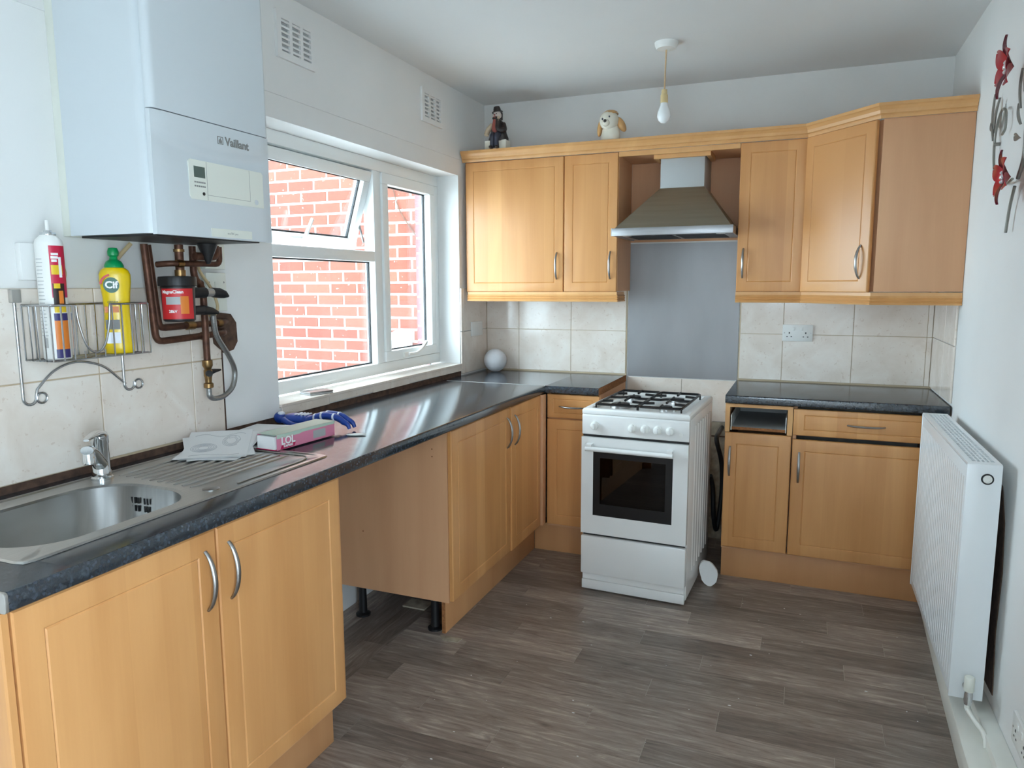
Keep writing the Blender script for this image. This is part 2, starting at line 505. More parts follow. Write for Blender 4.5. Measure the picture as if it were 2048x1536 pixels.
for a, b in ((PY0, PY0+0.05), (PY1-0.05, PY1)): g.box((XW+0.05, a, 0), (XW+0.12, b, PZ1))
g.box((XW+0.05, PY0, PZ1-0.05), (XW+0.12, PY1, PZ1))
struct(g.obj('added_door_1', 'upvc', bevel=0.004))

# lintel step above the window and a shallow plaster board edge
struct(box('trim_1', (-0.001, -3.2, 2.118), (0.004, -0.27, 2.124), 'paint'))

# tiles: left wall over the sink, left return by the back corner, back wall, right return
TT = 0.009
def tile(parent, lo, hi): return box('tile', lo, hi, 'tile', parent, bevel=0.0012, seg=1)
gl = 0.0018
struct(box('grout_bed', (0, -5.0, 0.932), (0.006, -2.206, 1.42), 'grout', wl))
ys = [-4.985, -4.655, -4.325, -3.995, -3.665, -3.325, -2.995, -2.665, -2.335, -2.205]
random.seed(3)
for a, b in zip(ys, ys[1:]):
    for z0, z1 in ((0.934, 1.182), (1.182, 1.421)):
        tile(wl, (0.001, a+gl, z0+(gl if z0 > 1 else random.uniform(0, .006))), (TT, b-gl, z1-gl))
for a, b in ((-0.363, -0.33), (-0.33, -0.010)):
    for z0, z1 in ((0.918, 1.163), (1.163, 1.41)):
        tile(wl, (0.001, a+gl*.6, z0+gl), (TT, b-gl*.6, z1-gl))
# strip under the sill
ys = [-1.915, -1.62, -1.29, -0.96, -0.63, -0.366]
for a, b in zip(ys, ys[1:]):
    tile(wl, (0.001, a+gl*.6, 0.934+random.uniform(0, .007)), (TT, b-gl*.6, 0.974))
box('bare_strip', (0, -5.0, 0.905), (0.0035, -0.366, 0.936), 'bare', wl)
box('bare_strip', (0, -2.207, 0.905), (0.004, -2.196, 1.30), 'bare', wl)
box('grout_bed', (0.0, -0.006, 0.905), (0.886, 0, 1.42), 'grout', wb)
box('grout_bed', (1.502, -0.006, 0.905), (XW, 0, 1.42), 'grout', wb)
for xs in ([0.0095, 0.222, 0.552, 0.881], [1.507, 1.724, 2.060, 2.392, 2.4155]):
    for a, b in zip(xs, xs[1:]):
        for z0, z1 in ((0.917, 1.163), (1.163, 1.412)):
            tile(wb, (a+gl*.7, -TT, z0+gl*.7), (b-gl*.7, -0.001, z1-gl*.7))
for a, b in ((0.893, 1.203), (1.203, 1.497)):
    tile(wb, (a+gl*.7, -TT, 0.672), (b-gl*.7, -0.001, 0.902))
# bare wall low behind the cooker
box('bare_plaster', (0.90, -0.005, 0.0), (1.50, 0, 0.668), 'rubble', wb)
box('bare_plaster_band', (0.90, -0.007, 0.585), (1.50, -0.004, 0.592), 'bare', wb)
for a, b in ((-0.575, -0.33), (-0.33, -0.010)):
    for z0, z1 in ((0.917, 1.163), (1.163, 1.36)):
        tile(wr, (XW-TT, a+gl*.6, z0+gl), (XW-0.001, b-gl*.6, z1-gl))
# brown unplastered patch behind the radiator
g = G()
pts = [(-1.60, .16), (-1.57, .35), (-1.585, .55), (-1.56, .70), (-1.50, .80), (-1.2, .84), (-0.75, .84), (-0.72, .5), (-0.74, .12)]
g.prism([(y, z) for y, z in pts], 0, XW-0.003, XW)
g.obj('bare_plaster', 'bare', wr)
# flat patch for the hole by the pipes, bare brick with shade painted in, and rough filler in the appliance gap
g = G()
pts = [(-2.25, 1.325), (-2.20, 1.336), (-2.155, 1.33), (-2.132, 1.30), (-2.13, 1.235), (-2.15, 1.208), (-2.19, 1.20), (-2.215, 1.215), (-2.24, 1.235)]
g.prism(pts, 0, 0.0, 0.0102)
g.obj('shaded_hole_patch', 'bare', wl)
g = G()
pts = [(-1.76, .87), (-1.72, .87), (-1.70, .75), (-1.66, .70), (-1.655, .62), (-1.72, .60), (-1.72, .42), (-1.68, .3), (-1.76, .2), (-2.36, .2), (-2.36, .87)]
g.prism(pts, 0, 0.0, 0.006)
g.obj('rough_plaster', 'rubble', wl)
# skirting boxing along the right wall
g = G()
g.prism([(2.362, -0.545), (XW, -0.545), (XW, -4.0), (2.27, -4.0), (2.315, -1.78), (2.33, -1.35)], 2, 0, 0.085)
struct(g.obj('baseboard_right', 'skirt', bevel=0.004))
g = G()
g.prism([(2.39, -0.545), (XW, -0.545), (XW, -4.0), (2.33, -4.0), (2.375, -1.8)], 2, 0.085, 0.12)
struct(g.obj('trim_2', 'skirt', bevel=0.004))

# ------------------------------------------------------------------ window
win = bpy.data.objects.new('window_1', None); COL.objects.link(win)
win.location = (-0.13, WY0, WZ0); struct(win, 'white plastic window with open top light over the worktop')
XI, XO = -0.130, -0.190
ym, yl, yr = -0.995, WY0, WY1              # mullion centre
zb, zt, ztr = 0.985, WZ1, 1.565
def frame(name, y0, y1, z0, z1, x0, x1, w, parent, bevel=0.004):
    g = G()
    g.box((x0, y0, z0), (x1, y1, z0+w)).box((x0, y0, z1-w), (x1, y1, z1))
    g.box((x0, y0, z0+w), (x1, y0+w, z1-w)).box((x0, y1-w, z0+w), (x1, y1, z1-w))
    return g.obj(name, 'upvc', parent, bevel=bevel)
frame('outer_frame', yl, yr, zb, zt, XO, XI, 0.055, win)
box('mullion', (XO, ym-0.032, zb+0.055), (XI, ym+0.032, zt-0.055), 'upvc', win, bevel=0.004)
box('transom', (XO, yl+0.055, ztr-0.025), (XI, ym-0.032, ztr+0.025), 'upvc', win, bevel=0.004)
def pane(y0, y1, z0, z1, x, parent):
    p = box('pane', (x-0.003, y0, z0), (x+0.003, y1, z1), 'glass', parent)
    g = G(); w = 0.006
    g.box((x-0.006, y0-0.002, z0-0.002), (x+0.006, y1+0.002, z0+w)).box((x-0.006, y0-0.002, z1-w), (x+0.006, y1+0.002, z1+0.002))
    g.box((x-0.006, y0-0.002, z0), (x+0.006, y0+w, z1)).box((x-0.006, y1-w, z0), (x+0.006, y1+0.002, z1))
    g.obj('gasket', 'gasket', parent)
    return p
pane(yl+0.055, ym-0.032, zb+0.055, ztr-0.025, XO+0.018, win)
# side casement
sash = frame('casement', ym+0.034, yr-0.057, zb+0.057, zt-0.057, XO+0.004, XI+0.010, 0.052, win)
pane(ym+0.086, yr-0.109, zb+0.109, zt-0.109, XO+0.025, sash)
g = G()
g.box((XI+0.010, -0.80, 1.052), (XI+0.022, -0.76, 1.078))
g.tube(smooth_path([(XI+0.024, -0.765, 1.068), (XI+0.034, -0.70, 1.068), (XI+0.034, -0.64, 1.088), (XI+0.028, -0.58, 1.118)]), [0.008]*13+[0.010]*6, 8)
g.obj('window_handle', 'whitep', sash, smooth=40)
# tilted top light
y0, y1, z0, z1 = yl+0.057, ym-0.034, ztr+0.027, zt-0.057
tl = bpy.data.objects.new('top_light', None); COL.objects.link(tl)
tl.parent = win
tl.location = Vector((XO+0.03, 0, z1))-Vector(win.location)
tl.rotation_euler = (0, math.radians(17), 0)
frame_g = G(); w = 0.050; xa, xb = -0.027, 0.030
frame_g.box((xa, y0, z0-z1), (xb, y1, z0-z1+w)).box((xa, y0, -w), (xb, y1, 0)).box((xa, y0, z0-z1+w), (xb, y0+w, -w)).box((xa, y1-w, z0-z1+w), (xb, y1, -w))
def local_obj(g, name, mat, parent, **kw):
    o = g.obj(name, mat, None, **kw); o.parent = parent
    return o
TLY = Matrix.Identity(4)
local_obj(frame_g.xf(TLY), 'sash_frame', 'upvc', tl, bevel=0.004)
local_obj(G().box((-0.003, y0+w, z0-z1+w), (0.003, y1-w, -w)).xf(TLY), 'pane', 'glass', tl)
gg = G()
for a in ((y0+w-.002, y0+w+.006, z0-z1+w, -w), (y1-w-.006, y1-w+.002, z0-z1+w, -w), (y0+w, y1-w, z0-z1+w-.002, z0-z1+w+.006), (y0+w, y1-w, -w-.006, -w+.002)):
    gg.box((-0.006, a[0], a[2]), (0.006, a[1], a[3]))
local_obj(gg.xf(TLY), 'gasket', 'gasket', tl)
g = G().box((xb, -1.52, z0-z1+0.015), (xb+0.014, -1.44, z0-z1+0.035))
g.tube([(xb+0.016, -1.47, z0-z1+0.025), (xb+0.03, -1.47, z0-z1+0.03), (xb+0.04, -1.455, z0-z1+0.13)], [0.009, 0.010, 0.008], 8)
local_obj(g.xf(TLY), 'window_handle', 'whitep', tl, smooth=40)
g = G().tube([(XO+0.02, y1-0.004, z1-0.03), (XO-0.03, y1-0.004, z0+0.16), (XO+0.0, y1-0.004, z0+0.04)], 0.006, 6)
g.obj('friction_stay', 'satin', win)
# tiled sill
sill = G().box((XI-0.005, WY0, WZ0-0.012), (0.0, WY1, WZ0-0.008)).obj('window_sill', 'grout', win)
ys = [WY0, -1.62, -1.29, -0.96, -0.63, WY1]
for a, b in zip(ys, ys[1:]):
    box('sill_tile', (XI+0.001, a+0.001, WZ0-0.010), (TT+0.002, b-0.001, WZ0-0.001+0.003), 'tile', sill, bevel=0.0015, seg=1)
ph = thing('thin_grey_case', 'small thin grey rectangular case lying flat on the window sill', 'case', (-0.04, -1.635, WZ0+0.002))
Rm = Matrix.Translation((-0.045, -1.635, WZ0)) @ Matrix.Rotation(math.radians(-20), 4, 'Z')
for k in range(2):
    G().box((-0.04, -0.055, 0.0025+0.007*k), (0.04, 0.055, 0.0085+0.007*k)).xf(Rm).obj('case_shell' if k == 0 else 'case_lid', 'greyband' if k == 0 else 'satin', ph, bevel=0.001)

# outer brick jamb of our own window and the brick wall across the yard
def brick_wall(name, x0, x1, z0, z1, y, mat, label, first_n=True):
    w = struct(G().box((x0, y+0.001, z0), (x1, y+0.25, z1)).obj(name, 'mortar'), label)
    return w
YB = 0.42
ew = brick_wall('wall_yard', -7.0, -0.281, -0.3, 6.2, YB, 'mortar', 'red brick wall with pale mortar seen through the window')
bp, bl, hp = 0.232, 0.217, 0.0835
bme = G().box((0, 0, 0), (bl, 0.02, hp-0.016))
proto = bme.obj('brick', 'brick', None, bevel=0.002, seg=1)
proto.parent = ew; nb = 0
rest = G()
cells = []
for r in range(int(6.3/hp)):
    z = -0.3+r*hp
    for q in range(31):
        x = -0.30-bl-q*bp-(bp/2 if r % 2 else 0)
        if x < -6.95: continue
        cells.append((x, z))
def keyf(c): return abs(c[0]+1.2)*0.9+abs(c[1]-1.5)
cells.sort(key=keyf)
for i, (x, z) in enumerate(cells):
    if i == 0: proto.location = (x, YB-0.002, z+0.002)
    elif i < 290:
        o = proto.copy(); COL.objects.link(o); o.parent = ew
        o.location = (x, YB-0.002+random.uniform(-.002, .002), z+0.002)
    else:
        rest.box((x, YB-0.002, z+0.002), (x+bl, YB+0.018, z+hp-0.014))
ro = rest.obj('outlying_bricks', 'brick', ew); ro['kind'] = 'stuff'
# jamb bricks of our own outer leaf
jb = struct(G().box((-0.2675, WY1-0.012, WZ0-0.03), (-0.1905, WY1-0.0005, WZ1)).obj('trim_3', 'mortar'), 'brick outer jamb of the window')
for r in range(13):
    z = WZ0-0.03+r*hp
    box('brick', (-0.270, WY1-0.016, z), (-0.191, WY1-0.0005, min(z+hp-0.011, WZ1)), 'dbrick', jb)
struct(box('ground', (-9, -12, -0.32), (-0.268, YB, -0.30), 'concrete'))
struct(box('ground_side', (XW+0.2, YR-0.2, -0.32), (10, 4, -0.14), 'concrete'))
struct(box('ground_patio', (-0.268, -12, -0.32), (10, YR-0.2, -0.14), 'concrete'))
tag(G().tube(smooth_path([(-0.93, YB-0.01, 2.3), (-0.89, YB-0.012, 2.107), (-0.84, YB-0.012, 1.95), (-0.757, YB-0.012, 1.828), (-0.70, YB-0.01, 1.75)]), 0.004, 6).obj('hanging_cable', 'bare'), 'thin brown cable hanging across the outdoor brick wall', 'cable')
g = G().prism([(-0.912, .78), (-0.915, 1.09), (-0.88, 1.105), (-0.80, 1.11), (-0.763, 1.12), (-0.759, .78)], 1, YB-0.05, YB-0.004)
g.obj('white_block', 'paint', ew, bevel=0.004)

# ------------------------------------------------------------------ cabinets
def panel_door(name, o, U, Nn, w, h, t, parent, mat='wood', groove=0.055, gh=None):
    """slab door with bevelled edge and a routed line; o = lower corner on the FRONT plane, U across, Nn outward"""
    o = Vector(o); U = Vector(U).normalized(); Nn = Vector(Nn).normalized(); Z = Vector((0, 0, 1))
    gh = groove if gh is None else gh
    rings = []
    for ins, ih, d in ((0, 0, -t), (0, 0, -0.005), (0.003, 0.003, -0.0015), (0.009, 0.009, 0), (groove-0.003, gh-0.003, 0), (groove, gh, -0.0026), (groove+0.003, gh+0.003, -0.0004), (groove+0.006, gh+0.006, 0)):
        rings.append([tuple(o+U*a+Z*b+Nn*d) for a, b in ((ins, ih), (w-ins, ih), (w-ins, h-ih), (ins, h-ih))])
    return G().loft(rings).obj(name, mat, parent, smooth=28)
def bow_handle(c, A, Nn, L, parent, r=0.0048, out=0.026):
    c = Vector(c); A = Vector(A).normalized(); Nn = Vector(Nn).normalized()
    P = []; R = []
    for i in range(17):
        t = -1+2*i/16
        P.append(tuple(c+A*(t*L/2)+Nn*(0.0005+out*(1-t*t)**0.75))); R.append(r*(0.75+0.35*(1-t*t)))
    return G().tube(P, R, 8, flat=1.25).obj('handle', 'satin', parent, smooth=50)
ZD0, ZD1, ZC0, ZC1 = 0.172, 0.866, 0.155, 0.872
def carcass(g, x0, x1, y0, y1, z0, z1, t=0.016, openx=True):
    g.box((x0, y0, z0), (x1, y0+t, z1)); g.box((x0, y1-t, z0), (x1, y1, z1))
    return g

# sink unit -----------------------------------------------------------
XF = 0.585
sc_ = thing('sink_cabinet', 'double door maple base cabinet under the steel sink', 'cabinet', (0.3, -2.85, 0))
g = G().box((0.02, -3.322, ZC0), (XF-0.02, -3.306, ZC1)).box((0.02, -2.385, ZC0), (XF-0.02, -2.369, ZC1))
g.box((0.02, -3.306, ZC0), (XF-0.02, -2.385, ZC0+0.016)).box((0.02, -3.306, ZC0+0.016), (0.028, -2.385, ZC1))
g.obj('body', 'carcass', sc_)
for a, b, hy in ((-3.320, -2.853, -2.888), (-2.848, -2.369, -2.815)):
    d = panel_door('door', (XF, a, ZD0), (0, 1, 0), (1, 0, 0), b-a, ZD1-ZD0, 0.018, sc_)
    bow_handle((XF, hy, 0.752), (0, 0, 1), (1, 0, 0), 0.142, d)
panel_door('end_panel', (0.02, -3.341, 0.0), (1, 0, 0), (0, -1, 0), XF-0.026, ZC1-0.004, 0.017, sc_)
box('plinth', (0.50, -3.322, 0), (0.516, -2.352, ZC0-0.002), 'plinth', sc_, bevel=0.001)

# cabinets past the appliance gap -------------------------------------
c1 = thing('base_cabinet', 'maple base cabinet with exposed brown side beside the appliance gap', 'cabinet', (0.3, -1.34, 0))
g = G().box((0.02, -1.645, ZC0+0.01), (XF-0.02, -1.629, ZC1)).box((0.02, -1.05, ZC0+0.01), (XF-0.02, -1.036, ZC1))
g.box((0.02, -1.629, ZC0+0.01), (XF-0.02, -1.05, ZC0+0.026)).box((0.02, -1.629, ZC0+0.026), (0.028, -1.05, ZC1))
g.obj('body', 'carcass', c1)
d = panel_door('door', (XF, -1.641, ZD0), (0, 1, 0), (1, 0, 0), 0.600, ZD1-ZD0, 0.018, c1)
bow_handle((XF, -1.080, 0.752), (0, 0, 1), (1, 0, 0), 0.142, d)
g = G()
for xx, zz in ((0.50, 0.79), (0.50, 0.76), (0.17, 0.415)): G().lathe([(0.003, -0.0005), (0.003, 0.0006)], (xx, -1.6452, zz), 10, (0, -1, 0)).obj('screw_hole', 'chipboard', c1)

for yy in (-1.56, -1.13):
    g = G().lathe([(0.032, 0), (0.032, 0.008), (0.018, 0.014), (0.016, 0.13), (0.024, 0.135), (0.024, 0.1649)], (0.10, yy, 0), 16)
    g.obj('leg', 'black', c1, smooth=40)
    G().lathe([(0.032, 0), (0.032, 0.008), (0.018, 0.014), (0.016, 0.13), (0.024, 0.135), (0.024, 0.1649)], (0.455, yy, 0), 16).obj('leg', 'black', c1, smooth=40)
c2 = thing('base_cabinet', 'narrow maple base cabinet in the inner corner, left of the drawer unit', 'cabinet', (0.3, -0.83, 0))
g = G().box((0.02, -1.033, ZC0+0.01), (XF-0.02, -1.018, ZC1)).box((0.02, -0.63, ZC0+0.01), (XF-0.02, -0.616, ZC1))
g.box((0.02, -1.018, ZC0+0.01), (XF-0.02, -0.63, ZC0+0.026)).box((0.02, -1.018, ZC0+0.026), (0.028, -0.63, ZC1))
g.obj('body', 'carcass', c2)
d = panel_door('door', (XF+0.006, -1.036, ZD0), (0, 1, 0), (1, 0, 0), 0.398, ZD1-ZD0, 0.022, c2)
bow_handle((XF+0.006, -1.000, 0.752), (0, 0, 1), (1, 0, 0), 0.142, d)
box('filler_post', (XF-0.018, -0.636, ZD0), (XF+0.016, -0.588, ZD1), 'carcass', c2, bevel=0.001)
pl = thing('plinth_board', 'long maple plinth board with a chipped bare end at the appliance gap', 'plinth', (0.508, -1.05, 0))
box('board', (0.501, -1.585, 0), (0.516, -0.530, ZC0+0.008), 'plinth', pl, bevel=0.001)
box('raw_end', (0.501, -1.5875, 0.001), (0.516, -1.585, ZC0+0.007), 'chipboard', pl)

# back run, left of cooker --------------------------------------------
YF = -0.585
c3 = thing('drawer_cabinet', 'narrow maple drawer and door cabinet left of the cooker', 'cabinet', (0.745, -0.3, 0))
g = G().box((0.604, YF+0.02, ZC0), (0.62, -0.02, ZC1)).box((0.870, YF+0.02, ZC0), (0.886, -0.02, ZC1)).box((0.62, YF+0.02, ZC0), (0.870, -0.02, ZC0+0.016)).box((0.62, YF+0.02, 0.735), (0.870, YF+0.04, 0.741))
g.obj('body', 'carcass', c3)
d = panel_door('drawer_front', (0.605, YF, 0.742), (1, 0, 0), (0, -1, 0), 0.280, 0.124, 0.018, c3, groove=0.036, gh=0.026)
bow_handle((0.745, YF, 0.803), (1, 0, 0), (0, -1, 0), 0.142, d)
panel_door('door', (0.605, YF, ZD0-0.004), (1, 0, 0), (0, -1, 0), 0.280, 0.568, 0.018, c3)
box('plinth', (0.518, -0.530, 0), (0.886, -0.515, ZC0-0.002), 'plinth', c3, bevel=0.001)

# right of the cooker --------------------------------------------------
c4 = thing('open_drawer_cabinet', 'maple cabinet whose top drawer has lost its front, right of the cooker', 'cabinet', (1.65, -0.3, 0))
g = G().box((1.500, YF+0.02, ZC0), (1.516, -0.02, ZC1)).box((1.781, YF+0.02, ZC0), (1.797, -0.02, ZC1)).box((1.516, YF+0.02, ZC0), (1.781, -0.02, ZC0+0.016))
g.box((1.516, -0.035, ZC0+0.016), (1.781, -0.02, ZC1))
g.obj('body', 'carcass', c4)
g = G().box((1.500, YF, 0.733), (1.521, YF+0.0195, ZC1-0.004)).box((1.776, YF, 0.733), (1.799, YF+0.0195, ZC1-0.004)).box((1.521, YF, 0.853), (1.776, YF+0.0195, ZC1-0.004))
g.obj('face_frame', 'wood_trim', c4)
dr = G().box((1.530, YF+0.012, 0.750), (1.768, -0.09, 0.756)).box((1.530, -0.102, 0.756), (1.768, -0.09, 0.842)).obj('drawer_box', 'greyband', c4)
for a, b in ((1.526, 1.5295), (1.7685, 1.772)):
    box('drawer_side', (a, YF+0.006, 0.742), (b, -0.09, 0.815), 'whitep', dr)
box('drawer_base_edge', (1.530, YF+0.009, 0.744), (1.768, YF+0.0119, 0.757), 'chipboard', dr)
d = panel_door('door', (1.501, YF, ZD0-0.006), (1, 0, 0), (0, -1, 0), 0.295, 0.564, 0.018, c4)
bow_handle((1.527, YF, 0.592), (0, 0, 1), (0, -1, 0), 0.142, d)
c5 = thing('base_cabinet', 'wide maple base cabinet with drawer, partly behind the radiator', 'cabinet', (2.10, -0.3, 0))
g = G().box((1.801, YF+0.02, ZC0), (1.817, -0.02, ZC1)).box((2.384, YF+0.02, ZC0), (2.40, -0.02, ZC1)).box((1.817, YF+0.02, ZC0), (2.384, -0.02, ZC0+0.016))
g.obj('body', 'carcass', c5)
d = panel_door('drawer_front', (1.802, YF-0.004, 0.738), (1, 0, 0), (0, -1, 0), 0.597, 0.122, 0.018, c5, groove=0.048, gh=0.028)
bow_handle((2.103, YF-0.004, 0.799), (1, 0, 0), (0, -1, 0), 0.15, d)
d = panel_door('door', (1.802, YF, ZD0-0.008), (1, 0, 0), (0, -1, 0), 0.597, 0.554, 0.018, c5)
bow_handle((1.833, YF, 0.588), (0, 0, 1), (0, -1, 0), 0.142, d)
tag(box('plinth_board', (1.500, -0.532, 0), (2.36, -0.517, ZC0-0.002), 'plinth', None, bevel=0.001), 'maple plinth board under the right hand cabinets', 'plinth')

# ------------------------------------------------------------------ worktops
WT0, WT1 = 0.8725, 0.910
def nose(x1, x0, r=0.006):   # profile across the top: x0 back, x1 rounded front
    p = [(x0, WT0), (x1-r, WT0)]
    p += [(x1-r+r*math.sin(a), WT0+r-r*math.cos(a)) for a in (PI/6, PI/3, PI/2)]
    p += [(x1-r+r*math.cos(a), WT1-r+r*math.sin(a)) for a in (0, PI/6, PI/3, PI/2)]
    p += [(x0, WT1)]
    return p
SY0, SY1, SX0, SX1 = -3.245, -2.305, 0.052, 0.507
g = G()
prof = nose(0.600, 0.003)
g.prism([(p[0], p[1]) for p in prof], 1, -3.333, SY0+0.03)
g.prism([(p[0], p[1]) for p in prof], 1, SY1-0.03, -0.6012)
g.prism([(p[0], p[1]) for p in nose(0.600, SX1-0.02)], 1, SY0+0.03, SY1-0.03)
g.box((0.003, SY0+0.03, WT0), (SX0+0.02, SY1-0.03, WT1))
wt = thing('worktop', 'long dark speckled worktop holding the sink under the window', 'worktop', (0.3, -1.97, WT0))
g.obj('slab', 'worktop', wt, smooth=40)
g = G().prism([(p[0]+0.0015 if p[0] > .5 else p[0], p[1]) for p in prof], 1, -3.340, -3.3335)
g.obj('end_cap', 'alu', wt, bevel=0.001)
tag(box('joint_strip', (0.03, -0.6008, WT1-0.004), (0.600, -0.5935, WT1+0.0012), 'alu'), 'thin aluminium joint strip between the two worktops in the corner', 'strip')
wt2 = thing('worktop', 'short dark worktop in the back corner under the white ball', 'worktop', (0.44, -0.3, WT0))
g = G()
g.prism([(-0.003, WT0), (-0.003, WT1)]+[(-(p[0]), p[1]) for p in reversed(nose(0.6, 0.0)) if p[0] > 0.01], 0, 0.6012, 0.884)
g.box((0.003, -0.593, WT0), (0.6012, -0.003, WT1))
g.obj('slab', 'worktop', wt2, smooth=40)
box('raw_edge', (0.884, -0.597, WT0+0.001), (0.886, -0.004, WT1-0.001), 'chipboard', wt2)
wt3 = G().prism([(-0.010, WT0), (-0.010, WT1)]+[(-(p[0]), p[1]) for p in reversed(nose(0.602, 0.0)) if p[0] > 0.01], 0, 1.499, 2.4155).obj('worktop', 'worktop', None, smooth=40)
tag(wt3, 'dark speckled worktop right of the cooker below the double socket', 'worktop')

# ------------------------------------------------------------------ sink and tap
snk = thing('kitchen_sink', 'stainless steel inset sink with drainer set into the worktop', 'sink', (0.28, -2.78, WT1))
def rrect_ray(cx, cy, ang, x0, x1, y0, y1, r):
    dx, dy = math.cos(ang), math.sin(ang); lo, hi = 0.0, 2.0
    def inside(t):
        x = cx+dx*t; y = cy+dy*t
        if not (x0 <= x <= x1 and y0 <= y <= y1): return False
        qx = min(max(x, x0+r), x1-r); qy = min(max(y, y0+r), y1-r)
        return (x-qx)**2+(y-qy)**2 <= r*r+1e-12
    for _ in range(40):
        m = (lo+hi)/2
        if inside(m): lo = m
        else: hi = m
    return cx+dx*lo, cy+dy*lo
BX0, BX1, BY0, BY1 = 0.125, 0.462, -3.205, -2.752
bcx, bcy = 0.29, -2.98
angs = sorted([2*PI*i/120 for i in range(120)]+[math.atan2(y-bcy, x-bcx) % (2*PI) for x in (SX0+.004, SX1-.004) for y in (SY0+.004, SY1-.004)])
def ring(x0, x1, y0, y1, r, z): return [(*rrect_ray(bcx, bcy, a, x0, x1, y0, y1, r), z) for a in angs]
g = G()
zt_ = WT1+0.0045
rings = [ring(SX0, SX1, SY0, SY1, 0.018, WT1+0.0005), ring(SX0+.003, SX1-.003, SY0+.003, SY1-.003, 0.016, zt_)]
rings += [ring(SX0+.012, SX1-.012, SY0+.012, SY1-.012, 0.014, zt_), ring(SX0+.016, SX1-.016, SY0+.016, SY1-.016, 0.012, zt_-.003)]
rings += [ring(BX0, BX1, BY0, BY1, 0.125, zt_-.003), ring(BX0+.006, BX1-.006, BY0+.006, BY1-.006, 0.12, zt_-.008),
          ring(BX0+.012, BX1-.012, BY0+.012, BY1-.012, 0.115, WT1-.11), ring(BX0+.022, BX1-.022, BY0+.022, BY1-.022, 0.105, WT1-.138),
          ring(BX0+.045, BX1-.045, BY0+.045, BY1-.045, 0.085, WT1-.150), ring(0.27, 0.31, -3.0, -2.96, 0.019, WT1-.155)]
n = len(angs)
vs = [p for r in rings for p in r]; fs = []
for k in range(len(rings)-1):
    for i in range(n): fs.append((k*n+i, k*n+(i+1) % n, (k+1)*n+(i+1) % n, (k+1)*n+i))
fs.append(tuple((len(rings)-1)*n+i for i in range(n)))
g.add(vs, fs)
g.obj('basin', 'sink', snk, smooth=32)
for i in range(10):
    xx = 0.112+0.0305*i
    P = []; R = []
    for k in range(12):
        t = k/11
        P.append((xx+0.004*t, -2.712-0.002*i+(0.355+0.002*i)*t, zt_-0.0034)); R.append(0.0055 if 0 < k < 11 else 0.0025)
    G().tube(P, R, 8).obj('drainer_ridge', 'sink', snk, smooth=60)
P = []
for a in range(0, 10): P.append((0.485-0.045+0.045*math.cos(-PI/2+0+PI/2*a/9+PI/2), -2.395+0.06*math.sin(PI/2*a/9), zt_-0.003))
G().tube([(0.475, -2.66, zt_-0.001)]+[(0.475-0.05*(1-math.cos(PI/2*a/9)), -2.40+0.06*math.sin(PI/2*a/9), zt_-0.001) for a in range(10)]+[(0.11, -2.338, zt_-0.001)], 0.0024, 6).obj('drainer_edge', 'sink', snk, smooth=60)
G().lathe([(0.021, -0.001), (0.021, 0.002), (0.018, 0.0035), (0.0, 0.004)], (0.447, -2.722, zt_-0.003), 24).obj('waste_knob', 'satin', snk, smooth=40)
g = G()
for rr in range(2):
    for q in range(6):
        if q == 3: continue
        g.box((0.215+0.011*q, BY1-0.0135, 0.862-0.021*rr), (0.220+0.011*q, BY1-0.0115, 0.878-0.021*rr))
g.obj('overflow_slots', 'gasket', snk)

tp = thing('mixer_tap', 'chrome single lever mixer tap behind the sink bowl', 'tap', (0.098, -2.752, zt_-.003))
tx, ty, tz = 0.098, -2.752, zt_-0.003
G().lathe([(0.028, 0), (0.028, 0.006), (0.024, 0.010), (0.0235, 0.024), (0.022, 0.028), (0.021, 0.095), (0.0225, 0.099), (0.0225, 0.118), (0.016, 0.124), (0, 0.125)], (tx, ty, tz), 28).obj('body', 'chrome', tp, smooth=40)
dv = Vector((0.62, -0.78, 0)).normalized(); sd = Vector((-dv.y, dv.x, 0))
def sect(c, w, h, lift=0):
    c = Vector(c)
    return [tuple(c+sd*(w*math.cos(a))+Vector((0, 0, 1))*(h*math.sin(a))) for a in [2*PI*i/16 for i in range(16)]]
B = Vector((tx, ty, tz))
rings = []
for t, z, w, h in ((0.0, 0.040, .019, .022), (0.02, 0.050, .0185, .022), (0.05, 0.072, .0175, .017), (0.08, 0.092, .0165, .013), (0.105, 0.102, .0165, .012), (0.122, 0.104, .015, .011)):
    rings.append(sect(B+dv*t+Vector((0, 0, z)), w, h))
G().loft(rings).obj('spout', 'chrome', tp, smooth=50)
G().lathe([(0.0145, -0.034), (0.0155, -0.033), (0.0155, -0.018), (0.0145, -0.016), (0.0145, 0.006), (0.010, 0.01)], B+dv*0.107+Vector((0, 0, 0.100)), 20).obj('nozzle', 'chrome', tp, smooth=40)
rings = []
for t, z, w, h in ((-0.022, 0.112, .016, .014), (0.0, 0.122, .021, .012), (0.03, 0.129, .018, .008), (0.07, 0.131, .013, .005), (0.105, 0.130, .010, .004), (0.12, 0.129, .007, .003)):
    rings.append(sect(B+dv*t+Vector((0, 0, z)), w, h))
G().loft(rings).obj('lever', 'chrome', tp, smooth=50)

